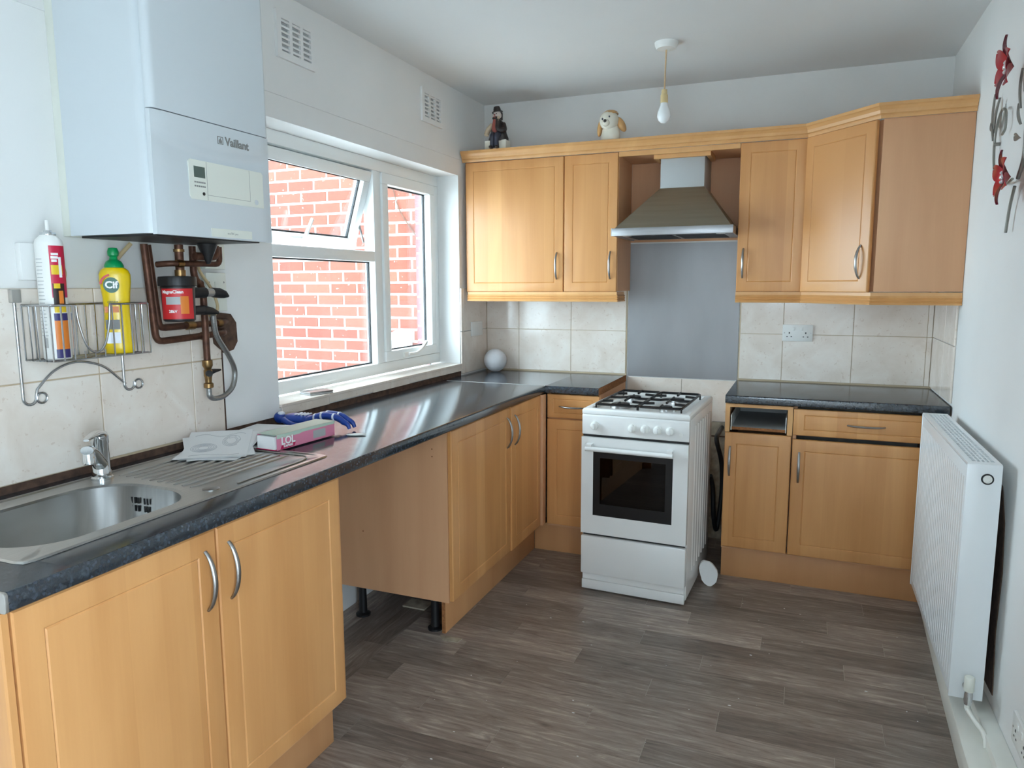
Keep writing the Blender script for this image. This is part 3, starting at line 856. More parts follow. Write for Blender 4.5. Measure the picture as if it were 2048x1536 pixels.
# ------------------------------------------------------------------ wall units
YU, ZU0, ZU1 = -0.322, 1.392, 2.104
def wall_cab(label, x0, x1, hx, name='wall_cabinet'):
    t = thing(name, label, 'cabinet', ((x0+x1)/2, -0.15, ZU0))
    g = G().box((x0, YU+0.019, ZU0), (x0+0.016, -0.0095, ZU1)).box((x1-0.016, YU+0.019, ZU0), (x1, -0.0095, ZU1))
    g.box((x0+.016, YU+0.019, ZU0), (x1-.016, -0.0095, ZU0+0.016)).box((x0+.016, YU+0.019, ZU1-0.016), (x1-.016, -0.0095, ZU1))
    g.obj('body', 'carcass', t)
    d = panel_door('door', (x0+0.0015, YU, ZU0-0.003), (1, 0, 0), (0, -1, 0), x1-x0-0.003, ZU1-ZU0+0.002, 0.018, t, groove=0.05)
    bow_handle((hx, YU, 1.528), (0, 0, 1), (0, -1, 0), 0.142, d)
    return t
wall_cab('wide maple wall cabinet beside the window', 0.022, 0.603, 0.566)
wall_cab('narrow maple wall cabinet left of the extractor hood', 0.605, 0.899, 0.862)
wall_cab('narrow maple wall cabinet right of the extractor hood', 1.501, 1.806, 1.531)
dc = thing('corner_wall_cabinet', 'angled maple corner wall cabinet with a wide plain side panel', 'cabinet', (2.12, -0.3, ZU0))
A_, B_ = Vector((1.808, YU+0.004, 0)), Vector((2.086, -0.612, 0))
g = G().prism([(1.808, -0.0095), (2.4235, -0.0095), (2.4235, -0.604), (2.098, -0.604), (1.815, -0.312)], 2, ZU0, ZU1)
g.obj('body', 'carcass', dc)
du = (B_-A_); L_ = du.length; du.normalize(); dn = Vector((du.y, -du.x, 0))
d = panel_door('door', A_+dn*0.020+du*0.004+Vector((0, 0, ZU0-0.003)), du, dn, L_-0.012, ZU1-ZU0+0.002, 0.018, dc, groove=0.05)
bow_handle(A_+dn*0.020+du*(L_-0.05)+Vector((0, 0, 1.520)), (0, 0, 1), dn, 0.142, d)
box('end_panel', (2.094, -0.622, ZU0), (2.4235, -0.605, ZU1), 'carcass', dc, bevel=0.001)

def sweep(name, path, prof, mat, parent=None):
    """path: xy points; prof: (out, z); outward is to the right of travel"""
    P = [Vector((p[0], p[1])) for p in path]; rings = []
    for i in range(len(P)):
        ds = []
        if i > 0: ds.append((P[i]-P[i-1]).normalized())
        if i < len(P)-1: ds.append((P[i+1]-P[i]).normalized())
        ns = [Vector((d.y, -d.x)) for d in ds]
        n = sum(ns, Vector((0, 0))).normalized(); k = 1/max(0.3, n.dot(ns[0]))
        rings.append([(P[i].x+n.x*o*k, P[i].y+n.y*o*k, z) for o, z in prof])
    return G().loft(rings).obj(name, mat, parent)
cprof = [(0, 2.1045), (0.006, 2.1045), (0.010, 2.114), (0.010, 2.119), (0.016, 2.122), (0.020, 2.135), (0.028, 2.146), (0.034, 2.150), (0.034, 2.162), (0, 2.162)]
E1, E2 = (1.806, YU), (2.084, -0.624)
tag(sweep('cornice_moulding', [(0.010, YU), E1, E2, (2.4235, -0.624)], cprof, 'wood_trim'), 'stepped maple cornice moulding along the top of the wall cabinets', 'moulding')
pprof = [(-0.018, 1.3885), (-0.018, 1.336), (0.008, 1.336), (0.010, 1.342), (0.004, 1.348), (0.010, 1.354), (0.004, 1.360), (0.009, 1.366), (0.002, 1.374), (0.002, 1.3885)]
tag(sweep('pelmet_moulding', [(0.032, YU), (0.899, YU), (0.899, -0.16)], pprof, 'wood_trim'), 'maple light pelmet under the wall cabinets beside the window', 'moulding')
tag(sweep('pelmet_moulding', [(1.502, YU), E1, E2, (2.4235, -0.624)], pprof, 'wood_trim'), 'maple light pelmet under the angled corner wall cabinet', 'moulding')
# hood niche lining
nl = thing('niche_lining', 'maple boards lining the recess above the extractor hood', 'panel', (1.2, -0.15, 2.07))
box('top_board', (0.900, YU+0.03, 2.086), (1.500, -0.004, 2.103), 'carcass', nl)
box('fascia', (0.900, YU+0.004, 2.079), (1.500, YU+0.022, 2.1035), 'wood_trim', nl)
box('back_board', (0.900, -0.0085, 1.66), (1.500, -0.001, 2.085), 'carcass', nl)

# ------------------------------------------------------------------ extractor hood
hd = thing('extractor_hood', 'brushed steel chimney extractor hood above the cooker', 'extractor hood', (1.2, -0.25, 1.655))
HX0, HX1, HYF = 0.907, 1.494, -0.475
zl0, zl1 = 1.668, 1.706
g = G()
lo = [(HX0+0.012, HYF+0.012, zl1), (HX1-0.012, HYF+0.012, zl1), (HX1-0.012, -0.011, zl1), (HX0+0.012, -0.011, zl1)]
hi = [(1.106, -0.275, 1.914), (1.328, -0.275, 1.914), (1.328, -0.011, 1.914), (1.106, -0.011, 1.914)]
g.loft([lo, hi]).obj('canopy', 'hood', hd)
g = G().box((HX0, HYF, zl0), (HX1, HYF+0.018, zl1)).box((HX0, HYF+0.018, zl0), (HX0+0.012, -0.011, zl1)).box((HX1-0.012, HYF+0.018, zl0), (HX1, -0.011, zl1)).box((HX0+0.012, HYF+0.018, zl1-0.003), (HX1-0.012, -0.011, zl1-0.001))
g.obj('lip', 'steel', hd, bevel=0.001)
box('end_trim', (HX0-0.003, HYF-0.001, zl0), (HX0-0.0003, HYF+0.016, zl1), 'whitep', hd)
un = box('filter_panel', (HX0+0.0125, HYF+0.05, zl0+0.004), (HX1-0.0125, -0.02, zl0+0.012), 'satin', hd)
for a, b in ((0.96, 1.19), (1.21, 1.44)):
    g = G()
    for k in range(7): g.box((a, HYF+0.10+0.045*k, zl0+0.0015), (b, HYF+0.12+0.045*k, zl0+0.0045))
    g.obj('filter_slots', 'black', un)
for xx in (0.97, 1.43):
    G().lathe([(0.022, 0), (0.022, 0.003), (0, 0.003)], (xx, HYF+0.075, zl0+0.0015), 18).obj('hood_lamp', 'whitep', un, smooth=40)
box('chimney', (1.107, -0.272, 1.9141), (1.327, -0.012, 2.0855), 'greyband', hd, bevel=0.001)
g = G().box((1.075, -0.292, 2.060), (1.357, -0.274, 2.0855)).box((1.335, -0.274, 2.060), (1.357, -0.10, 2.0855)).box((1.075, -0.274, 2.060), (1.097, -0.10, 2.0855))
g.obj('collar', 'wood_trim', hd)
sp = tag(box('splashback', (0.893, -0.005, 0.906), (1.497, -0.001, 1.652), 'splash'), 'plain brushed steel splashback behind the cooker', 'splashback')

# ------------------------------------------------------------------ cooker (local frame)
ck = thing('gas_cooker', 'white freestanding gas cooker with black pan supports', 'cooker', (0.905, -0.949, 0), -0.039)
CW, CD, CH = 0.487, 0.60, 0.868
CM = world_of(ck)
def cobj(g, name, mat, parent=None, **kw): return g.xf(CM).obj(name, mat, parent or ck, **kw)
g = G().box((0, 0.022, 0.02), (CW, CD, 0.842))
body = cobj(g, 'body', 'white', bevel=0.003)
for k in range(7):
    yy = 0.13+0.062*k
    g = G().prism([(CW-0.001, yy), (CW+0.004, yy+0.010), (CW+0.004, yy+0.022), (CW-0.001, yy+0.032)], 2, 0.12, 0.80)
    cobj(g, 'side_rib', 'white', body)
    g = G().prism([(0.001, yy), (-0.004, yy+0.010), (-0.004, yy+0.022), (0.001, yy+0.032)], 2, 0.12, 0.80)
    cobj(g, 'side_rib', 'white', body)
g = G()
hz = CH
rr = lambda i, z: [(i, i-0.004, z), (CW-i, i-0.004, z), (CW-i, CD-i, z), (i, CD-i, z)]
g.loft([rr(0, 0.843), rr(0, hz-0.008), rr(0.006, hz), rr(0.034, hz), rr(0.044, hz-0.012)])
cobj(g, 'hob', 'white', bevel=0.0015)
cobj(G().prism([(-0.004, 0.752), (0.0, 0.748), (0.022, 0.748), (0.022, 0.842), (-0.002, 0.842), (-0.006, 0.835)], 0, 0.001, CW-0.001), 'control_panel', 'white', bevel=0.002)
for u in (0.062, 0.236, 0.293, 0.349, 0.405):
    k = cobj(G().lathe([(0.0205, 0), (0.0205, 0.003), (0.0175, 0.004), (0.017, 0.019), (0.013, 0.022), (0, 0.0225)], (u, -0.005, 0.792), 22, (0, -1, 0)), 'knob', 'whitep', smooth=40)
    cobj(G().box((u-0.003, -0.0305, 0.780), (u+0.003, -0.026, 0.804)), 'grip', 'white', k)
cobj(G().lathe([(0.009, 0), (0.009, 0.006), (0, 0.007)], (0.452, -0.005, 0.778), 16, (0, -1, 0)), 'ignition_button', 'whitep', smooth=40)
cobj(G().box((0.003, 0.006, 0.735), (CW-0.003, 0.022, 0.7475)), 'shadow_gap', 'black')
dg = G()
dz0, dz1, wx0, wx1, wz0, wz1 = 0.283, 0.737, 0.057, CW-0.066, 0.372, 0.672
for a in ((0.001, wx0, dz0, dz1), (wx1, CW-0.001, dz0, dz1), (wx0, wx1, dz0, wz0), (wx0, wx1, wz1, dz1)):
    dg.box((a[0], -0.012, a[2]), (a[1], 0.020, a[3]))
dr = cobj(dg, 'oven_door', 'white')
fg = G(); fw_ = 0.032
for a in ((wx0, wx0+fw_, wz0, wz1), (wx1-fw_, wx1, wz0, wz1), (wx0+fw_, wx1-fw_, wz0, wz0+0.055), (wx0+fw_, wx1-fw_, wz1-0.028, wz1)):
    fg.box((a[0], -0.010, a[2]), (a[1], -0.002, a[3]))
cobj(fg, 'glass_border', 'blackm', dr)
cobj(G().box((wx0+0.002, -0.009, wz0+0.002), (wx1-0.002, -0.0075, wz1-0.002)), 'oven_glass', 'ovenglass', dr)
cobj(G().box((wx0, 0.0205, wz0), (wx1, 0.0215, wz1)), 'oven_back', 'blackm', dr)
g = G()
for i in range(8): g.box((wx0+0.06+0.03*i, 0.008, 0.495), (wx0+0.063+0.03*i, 0.018, 0.500))
g.box((wx0+0.045, 0.006, 0.498), (wx1-0.05, 0.009, 0.501)).box((wx0+0.045, 0.012, 0.53), (wx1-0.05, 0.014, 0.532))
cobj(g, 'oven_rack', 'satin', dr)
g = G().tube([(0.030, -0.045, 0.690), (0.425, -0.045, 0.690)], 0.011, 12)
g.box((0.032, -0.050, 0.684), (0.060, -0.012, 0.712)).box((0.395, -0.050, 0.684), (0.423, -0.012, 0.712))
cobj(g, 'door_handle', 'white', dr, smooth=40)
cobj(G().box((0.001, -0.012, 0.086), (CW-0.001, 0.020, 0.270)), 'drawer_front', 'white', bevel=0.006)
cobj(G().box((0.008, 0.006, 0.271), (CW-0.008, 0.022, 0.2825)), 'shadow_gap', 'black')
cobj(G().box((0.004, 0.0, 0.008), (CW-0.004, 0.022, 0.052)), 'kick_strip', 'white', bevel=0.002)
cobj(G().box((0.006, 0.006, 0.054), (CW-0.006, 0.022, 0.085)), 'lower_rail', 'white')
for u, t in ((0.05, 0.06), (CW-0.05, 0.06), (0.05, CD-0.05), (CW-0.05, CD-0.05)):
    cobj(G().lathe([(0.018, 0), (0.018, 0.01), (0.012, 0.012), (0.012, 0.02)], (u, t, 0), 14), 'foot', 'black', smooth=40)
hb = hz-0.012
for u, t, r in ((0.135, 0.155, 0.050), (0.350, 0.155, 0.032), (0.135, 0.405, 0.038), (0.350, 0.405, 0.038)):
    b = cobj(G().lathe([(r, 0), (r*0.95, 0.010), (r*0.8, 0.012), (0, 0.012)], (u, t, hb), 26), 'burner', 'satin', smooth=40)
    cobj(G().lathe([(r*0.86, 0.0121), (r*0.86, 0.017), (r*0.8, 0.019), (0, 0.0195)], (u, t, hb), 26), 'burner_cap', 'blackm', b, smooth=40)
for (u0, u1) in ((0.048, 0.241), (0.245, 0.438)):
    g = G(); zz = hz+0.014; r = 0.0062; t0, t1 = 0.052, 0.520
    g.tube([(u0+.01, t0, zz), (u1-.01, t0, zz), (u1, t0+.01, zz), (u1, t1-.01, zz), (u1-.01, t1, zz), (u0+.01, t1, zz), (u0, t1-.01, zz), (u0, t0+.01, zz)], r, 6, closed=True)
    um = (u0+u1)/2
    g.tube([(u0, 0.28, zz), (u0+.05, 0.28, zz), (um-.02, 0.28, zz+.004), (um+.02, .28, zz+.004), (u1-.05, .28, zz), (u1, .28, zz)], r, 6)
    for tc in (0.155, 0.405):
        for a, b in (((u0, tc), (u0+0.05, tc)), ((u1, tc), (u1-0.05, tc)), ((um, tc-0.10 if tc < .2 else tc-.125), (um, tc-0.045)), ((um, tc+0.045), (um, tc+0.115))):
            g.tube([(a[0], a[1], zz), (b[0], b[1], zz+.003)], r, 6)
    for a, b in ((u0, t0), (u1, t0), (u0, t1), (u1, t1)):
        g.tube([(a, b, hb-0.001), (a, b, zz)], 0.004, 6)
    cobj(g, 'pan_support', 'blackm', smooth=40)
tag(G().tube(smooth_path([(1.43, -0.004, 0.64), (1.43, -0.15, 0.64), (1.43, -0.26, 0.62), (1.455, -0.23, 0.50), (1.462, -0.22, 0.36), (1.452, -0.23, 0.20), (1.44, -0.24, 0.13), (1.427, -0.26, 0.22), (1.42, -0.268, 0.36), (1.41, -0.31, 0.44)], 8), 0.012, 10).obj('gas_hose', 'black', None, smooth=60), 'black rubber gas hose looping beside the cooker', 'hose')
# white floor flap by the cooker
wf = thing('plaster_scrap', 'torn white plastic scrap on the floor against the cooker side', 'scrap', (1.44, -0.66, 0))
g = G(); pts = []
for i in range(20):
    a = 2*PI*i/20; r = 1+0.05*math.sin(3*a+1)+0.03*math.sin(7*a)
    pts.append((1.456+r*0.042*math.cos(a)-0.012*math.sin(a), -0.655+0.03*math.sin(a), 0.051+r*0.050*math.sin(a)))
g.loft([[(p[0], p[1]-0.012, p[2]*0.98) for p in pts], [(p[0], p[1], p[2]) for p in pts], [(p[0]-0.004, p[1]+0.006, p[2]*0.97+0.001) for p in pts]]).obj('sheet', 'paper', wf, smooth=50)

# ------------------------------------------------------------------ radiator
rd = thing('radiator', 'white double panel radiator on the right hand wall', 'radiator', (2.345, -1.18, 0.155))
RX0, RX1, RY0, RY1, RZ0, RZ1 = 2.300, 2.390, -1.640, -0.725, 0.155, 0.897
g = G().box((RX0, RY0+0.004, RZ0+0.004), (RX0+0.012, RY1-0.004, RZ1-0.010))
g.obj('front_panel', 'rad', rd, bevel=0.003)
box('back_panel', (RX1-0.012, RY0+0.006, RZ0+0.004), (RX1, RY1-0.006, RZ1-0.012), 'rad', rd)
for a, b in ((RY0-0.001, RY0+0.0035), (RY1-0.0035, RY1+0.001)):
    box('side_panel', (RX0-0.002, a, RZ0), (RX1-0.001, b, RZ1-0.003), 'rad', rd, bevel=0.0015)
g = G(); nx, ny = 5, 25
x0, x1 = RX0-0.001, RX1-0.002; mz0, mz1 = RZ1-0.006, RZ1
xs = [x0+0.017+(x1-x0-0.030)*i/nx for i in range(nx+1)]
ys = [RY0+0.03+(RY1-RY0-0.06)*j/ny for j in range(ny+1)]
g.box((x0, RY0, mz0), (xs[0], RY1, mz1)).box((xs[-1], RY0, mz0), (x1, RY1, mz1))
g.box((xs[0], RY0, mz0), (xs[-1], ys[0], mz1)).box((xs[0], ys[-1], mz0), (xs[-1], RY1, mz1))
for x in xs[1:-1]: g.box((x-0.0022, ys[0], mz0), (x+0.0022, ys[-1], mz1))
for y in ys[1:-1]: g.box((xs[0], y-0.0045, mz0+0.0005), (xs[-1], y+0.0045, mz1-0.0005))
g.obj('top_grille', 'rad', rd)
for k in range(26):
    yy = RY0+0.04+(RY1-RY0-0.08)*k/25
    G().box((RX0-0.0009, yy-0.012, RZ0+0.030), (RX0+0.001, yy+0.012, RZ1-0.05)).obj('flute', 'rad', rd, bevel=0.0008, seg=1)
G().box((RX0+0.03, RY0+0.02, RZ0+0.02), (RX1-0.03, RY1-0.02, RZ1-0.03)).obj('convector', 'black', rd)
G().lathe([(0.012, 0), (0.012, 0.004), (0.008, 0.004), (0.008, 0.002), (0, 0.002)], (RX0+0.052, RY0-0.0012, RZ1-0.045), 20, (0, -1, 0)).obj('air_plug', 'whitep', rd, smooth=40)
G().lathe([(0.0165, 0), (0.0165, 0.003), (0.0125, 0.003), (0.0125, 0)], (RX0+0.052, RY0-0.0010, RZ1-0.045), 20, (0, -1, 0)).obj('plug_ring', 'black', rd, smooth=40)
vx = RX0+0.045
G().lathe([(0.012, 0), (0.012, 0.03), (0, 0.03)], (vx, RY0-0.001, RZ0+0.045), 14, (0, -1, 0)).obj('valve_tail', 'satin', rd, smooth=40)
v = G().lathe([(0.010, -0.045), (0.012, -0.03), (0.012, -0.012), (0.010, 0.0)], (vx, RY0-0.032, RZ0+0.045), 16).obj('valve_body', 'chrome', rd, smooth=40)
G().lathe([(0.013, -0.002), (0.0145, 0.002), (0.0145, 0.040), (0.012, 0.044), (0.0, 0.044)], (vx, RY0-0.032, RZ0+0.045), 18).obj('valve_cap', 'cream', v, smooth=40)
G().tube(smooth_path([(vx, RY0-0.032, RZ0+0.0), (vx, RY0-0.032, RZ0-0.015), (vx+0.015, RY0-0.07, RZ0-0.03), (vx+0.03, RY0-0.12, RZ0-0.04), (vx+0.033, RY0-0.14, 0.086)]), 0.0075, 10).obj('supply_pipe', 'skirt', rd, smooth=60)
G().box((RX1, RY0+0.2, RZ0+0.15), (XW-0.0035, RY0+0.24, RZ0+0.6)).box((RX1, RY1-0.24, RZ0+0.15), (XW-0.0035, RY1-0.2, RZ0+0.6)).obj('bracket', 'rad', rd)

# ------------------------------------------------------------------ boiler
bl_ = thing('wall_boiler', 'white boxy boiler on the wall above the sink', 'boiler', (0.17, -2.545, 1.552))
BXF, BYA, BYB, BZ0, BZ1 = 0.352, -2.745, -2.325, 1.552, 2.272
g = G().box((0.001, BYA+0.012, BZ0+0.004), (0.045, BYB-0.012, BZ1-0.004))
g.obj('back_frame', 'cream', bl_, bevel=0.002)
def rcorner(x0, x1, y0, y1, r, n=6):
    p = [(x0, y1), (x0, y0)]
    p += [(x1-r+r*math.sin(a), y0+r-r*math.cos(a)) for a in [PI/2*i/n for i in range(n+1)]]
    p += [(x1-r+r*math.cos(a), y1-r+r*math.sin(a)) for a in [PI/2*i/n for i in range(n+1)]]
    return p
G().prism(rcorner(0.046, BXF-0.022, BYA, BYB, 0.030), 2, BZ0+0.003, BZ1).obj('casing', 'boiler', bl_, smooth=30)
g = G().prism(rcorner(BXF-0.0205, BXF, BYA+0.003, BYB-0.003, 0.016), 2, 1.852, BZ1)
g.obj('front_cover', 'boiler', bl_, smooth=30)
# lower fascia with a soft scooped step
rings = []
ny = 24
fascia = bpy.data.objects
def fz(y): return 1.790-0.020*math.sin(PI*(y-BYA)/(BYB-BYA))
rows = []
for j in range(ny+1):
    y = BYA+0.003+(BYB-BYA-0.006)*j/ny
    e = min(1.0, min(j, ny-j)/2.0); s_ = BXF-0.006*(1-e)
    zz = fz(y)
    rows.append([(BXF-0.0205, y, BZ0), (s_-0.001, y, BZ0), (s_, y, BZ0+0.004), (s_-0.001, y, zz-0.05), (s_-0.007*e, y, zz-0.012), (s_-0.008*e, y, zz), (s_-0.001, y, zz+0.010), (s_, y, zz+0.02), (s_, y, 1.8495), (BXF-0.0205, y, 1.8495)])
G().loft(rows).obj('lower_fascia', 'boiler', bl_, smooth=45)
fx = BXF+0.0003
pn = G().prism([(-2.638, 1.655), (-2.632, 1.648), (-2.365, 1.648), (-2.365, 1.742), (-2.371, 1.748), (-2.632, 1.748), (-2.638, 1.742)], 0, fx-0.004, fx+0.0012).obj('control_panel', 'cream', bl_)
G().box((fx+0.0011, -2.622, 1.704), (fx+0.0020, -2.585, 1.732)).obj('display', 'lcd', pn)
g = G()
for zz in (1.690, 1.680):
    for k in range(6): g.box((fx+0.0011, -2.622+0.0065*k, zz), (fx+0.0018, -2.6175+0.0065*k, zz+0.004))
g.obj('buttons', 'greyprint', pn)
G().lathe([(0.0045, 0), (0.0045, 0.001), (0, 0.001)], (fx+0.0011, -2.592, 1.664), 12, (1, 0, 0)).obj('reset_button', 'black', pn)
g = G().box((fx+0.0010, -2.579, 1.649), (fx+0.0014, -2.578, 1.747)).box((fx+0.0010, -2.578, 1.662), (fx+0.0014, -2.42, 1.6628)).box((fx+0.0010, -2.42, 1.662), (fx+0.0014, -2.4192, 1.747))
g.obj('flap_lines', 'greyprint', pn)
G().lathe([(0.0075, 0), (0.0075, 0.0006), (0, 0.0006)], (fx+0.0011, -2.395, 1.662), 16, (1, 0, 0)).obj('flap_button', 'boiler', pn)
EY, EZ = (0, 1, 0), (0, 0, 1)
text_geo('Vaillant', 0.030, (fx+0.0003, -2.460, 1.812), EY, EZ, bold=0.0009).obj('logo_text', 'greyprint', bl_)
g = G()
lx = -2.533
for a in ((0, .020, 0, .002), (0, .020, .018, .020), (0, .002, .002, .018), (.018, .020, .002, .018)):
    g.box((fx-0.0005, lx+a[0]+0.001, 1.802+a[2]), (fx+0.0007, lx+a[1]+0.001, 1.802+a[3]))
g.prism([(lx+.006, 1.805), (lx+.016, 1.805), (lx+.0165, 1.811), (lx+.013, 1.8165), (lx+.014, 1.8195), (lx+.010, 1.8165), (lx+.006, 1.812)], 0, fx-0.0005, fx+0.0007)
g.obj('logo_mark', 'greyprint', bl_)
G().box((fx-0.003, -2.572, 1.556), (fx+0.0012, -2.42, 1.578)).obj('rating_flap', 'cream', bl_)
text_geo('ecoTEC pro', 0.008, (fx+0.0013, -2.495, 1.567), EY, EZ, depth=0.0002).obj('model_text', 'greyprint', bl_)
G().box((0.06, BYA+0.02, BZ0-0.002), (BXF-0.03, BYB-0.03, BZ0+0.003)).obj('base_tray', 'black', bl_)

# ------------------------------------------------------------------ pipework under the boiler
def pipe(name, pts, r, label, mat='copper', n=4, fit=()):
    o = G().tube(pts, r, 10).obj(name, mat, None, smooth=60)
    tag(o, label, 'pipe', 'copper pipes under the boiler')
    for c, d, L in fit:
        G().lathe([(r*1.25, -L/2), (r*1.25, L/2)], c, 12, d).obj('pipe_fitting', 'brass', o, smooth=40)
    return o
def bend(pts, r=0.02, n=4):
    P = [Vector(p) for p in pts]; out = [tuple(P[0])]
    for i in range(1, len(P)-1):
        a = (P[i-1]-P[i]).normalized(); b = (P[i+1]-P[i]).normalized()
        p0 = P[i]+a*r; p2 = P[i]+b*r
        for k in range(n+1):
            t = k/n; out.append(tuple((1-t)**2*p0+2*t*(1-t)*P[i]+t*t*p2))
    out.append(tuple(P[-1])); return out
X1 = 0.062
pipe('copper_pipe', bend([(X1, -2.535, 1.545), (X1, -2.515, 1.262), (X1, -2.245, 1.272), (0.004, -2.19, 1.274)], 0.025), 0.0105, 'tarnished copper pipe dropping left then running low along the tiles', fit=[((X1, -2.33, 1.2686), (0, 1, .035), .02)])
pipe('copper_pipe', bend([(0.036, -2.50, 1.545), (0.036, -2.478, 1.300), (0.036, -2.22, 1.305), (0.004, -2.175, 1.306)], 0.02), 0.0105, 'tarnished copper pipe running above the lowest one into the hole', fit=[((0.036, -2.36, 1.302), (0, 1, 0), .03), ((0.036, -2.24, 1.304), (0, 1, 0), .02)])
pipe('copper_pipe', bend([(0.13, -2.318, 1.545), (0.13, -2.318, 1.492), (0.13, -2.505, 1.490), (0.085, -2.515, 1.487)], 0.018), 0.009, 'copper pipe running level just under the boiler casing', fit=[((0.13, -2.475, 1.490), (0, 1, 0), .022)])
pipe('copper_pipe', bend([(0.16, -2.365, 1.545), (0.16, -2.365, 1.512), (0.155, -2.44, 1.512)], 0.015), 0.0125, 'thick short copper pipe below the boiler front')
pipe('copper_pipe', [(0.12, -2.465, 1.545), (0.12, -2.465, 1.448)], 0.0125, 'copper pipe dropping straight into the black filter', fit=[((0.12, -2.465, 1.462), (0, 0, 1), .02), ((0.12, -2.465, 1.528), (0, 0, 1), .008)])
pipe('copper_pipe', bend([(0.090, -2.385, 1.545), (0.090, -2.385, 1.44), (0.090, -2.352, 1.43), (0.090, -2.352, 1.19)], 0.03), 0.0105, 'copper pipe passing behind the filter to the brass valve')
tag(G().tube(smooth_path([(0.04, -2.56, 1.545), (0.03, -2.60, 1.50), (0.02, -2.63, 1.45)]), 0.006, 8).obj('cable', 'cable', None, smooth=60), 'cream cable leaving the boiler beside the green capped bottle', 'cable')
tag(G().tube(smooth_path([(0.08, -2.36, 1.50), (0.06, -2.33, 1.47), (0.05, -2.28, 1.42), (0.05, -2.255, 1.365), (0.05, -2.265, 1.335), (0.055, -2.295, 1.331)]), 0.005, 8).obj('cable', 'cable', None, smooth=60), 'cream cable looping behind the black filter and switches', 'cable')
tag(G().tube(smooth_path([(0.012, -2.79, 1.555), (0.012, -2.76, 1.50), (0.012, -2.745, 1.46), (0.012, -2.76, 1.43), (0.012, -2.80, 1.415)]), 0.0035, 8).obj('cable', 'cable', None, smooth=60), 'thin cream cable on the wall behind the aerosol can', 'cable')
tag(G().lathe([(0.0, 0.0), (0.006, 0.002), (0.028, 0.055), (0.030, 0.06), (0, 0.061)], (0.17, -2.405, 1.489), 18).obj('drain_funnel', 'black', None, smooth=40), 'black funnel shaped drain under the boiler', 'funnel')

fl_ = thing('magnetic_filter', 'black cylindrical filter canister with red label under the boiler', 'filter', (0.12, -2.478, 1.322))
fc = (0.12, -2.478)
G().lathe([(0.040, 0), (0.044, 0.004), (0.0465, 0.10), (0.0465, 0.102), (0.053, 0.104), (0.053, 0.122), (0.0515, 0.130), (0.030, 0.132), (0, 0.132)], (*fc, 1.322), 36).obj('canister', 'black', fl_, smooth=40)
fa = math.atan2(-4.09+2.478, 1.83-0.12)
cyl_patch(fc, 0.0470, fa-1.15, fa+0.95, 1.330, 1.418, 20).obj('label_sheet', 'red', fl_, smooth=60)
text_cyl('MagnaClean', 0.0125, fc, 0.0470, fa-0.35, 1.408, 0.0012, bold=0.0005).obj('label_text', 'whiteink', fl_)
text_cyl('28kV', 0.011, fc, 0.0470, fa-0.35, 1.352, 0.0012, 0.0003).obj('label_text', 'whiteink', fl_)
cyl_patch(fc, 0.0470, fa-0.75, fa+0.15, 1.372, 1.394, 12, 0.0010).obj('label_picture', 'greyband', fl_)
cyl_patch(fc, 0.0470, fa+0.1, fa+0.6, 1.345, 1.396, 10, 0.0011).obj('label_picture', 'orange', fl_)
g = G().tube([(0.12, -2.43, 1.405), (0.12, -2.375, 1.405)], 0.016, 14).tube([(0.12, -2.43, 1.352), (0.12, -2.385, 1.352)], 0.014, 14)
g.obj('side_port', 'black', fl_, smooth=40)
G().tube([(0.12, -2.375, 1.405), (0.12, -2.345, 1.405)], 0.013, 12).obj('union', 'alu', fl_, smooth=40)
G().tube([(0.12, -2.345, 1.405), (0.12, -2.315, 1.403), (0.13, -2.302, 1.398), (0.135, -2.292, 1.392)], [0.015, 0.016, 0.012, 0.003], 12).obj('valve_handle', 'black', fl_, smooth=40)
G().tube([(0.12, -2.385, 1.352), (0.125, -2.355, 1.348), (0.13, -2.335, 1.342)], [0.015, 0.011, 0.005], 12).obj('valve_handle', 'black', fl_, smooth=40)

vv = thing('filling_valve', 'brass filling valve hanging below the pipes with black levers', 'valve', (0.090, -2.352, 1.13))
vx, vy = 0.090, -2.352
G().lathe([(0.012, 0.0), (0.015, 0.002), (0.015, 0.014), (0.010, 0.018), (0.011, 0.034), (0.013, 0.040), (0.013, 0.056), (0.010, 0.060), (0.016, 0.072), (0.016, 0.088), (0.011, 0.090)], (vx, vy, 1.105), 16).obj('valve_body', 'brass', vv, smooth=40)
G().tube([(vx, vy+0.012, 1.155), (vx+0.003, vy+0.025, 1.157), (vx+0.004, vy+0.05, 1.158)], [0.010, 0.007, 0.003], 8).obj('lever', 'black', vv)
G().lathe([(0.010, 0), (0.010, 0.012), (0, 0.012)], (vx+0.01, vy-0.008, 1.153), 14, (0.9, -0.5, 0)).obj('cap', 'black', vv)
tag(G().tube(smooth_path([(0.125, -2.352, 1.335), (0.12, -2.345, 1.305), (0.11, -2.325, 1.265), (0.08, -2.25, 1.20), (0.06, -2.205, 1.145), (0.06, -2.215, 1.095), (0.06, -2.255, 1.066), (0.07, -2.31, 1.064), (0.089, -2.349, 1.078), (0.090, -2.352, 1.092), (0.090, -2.352, 1.103)], 8), 0.0085, 10).obj('braided_hose', 'braid', None, smooth=60), 'grey braided hose looping from the filter to the brass valve', 'hose')

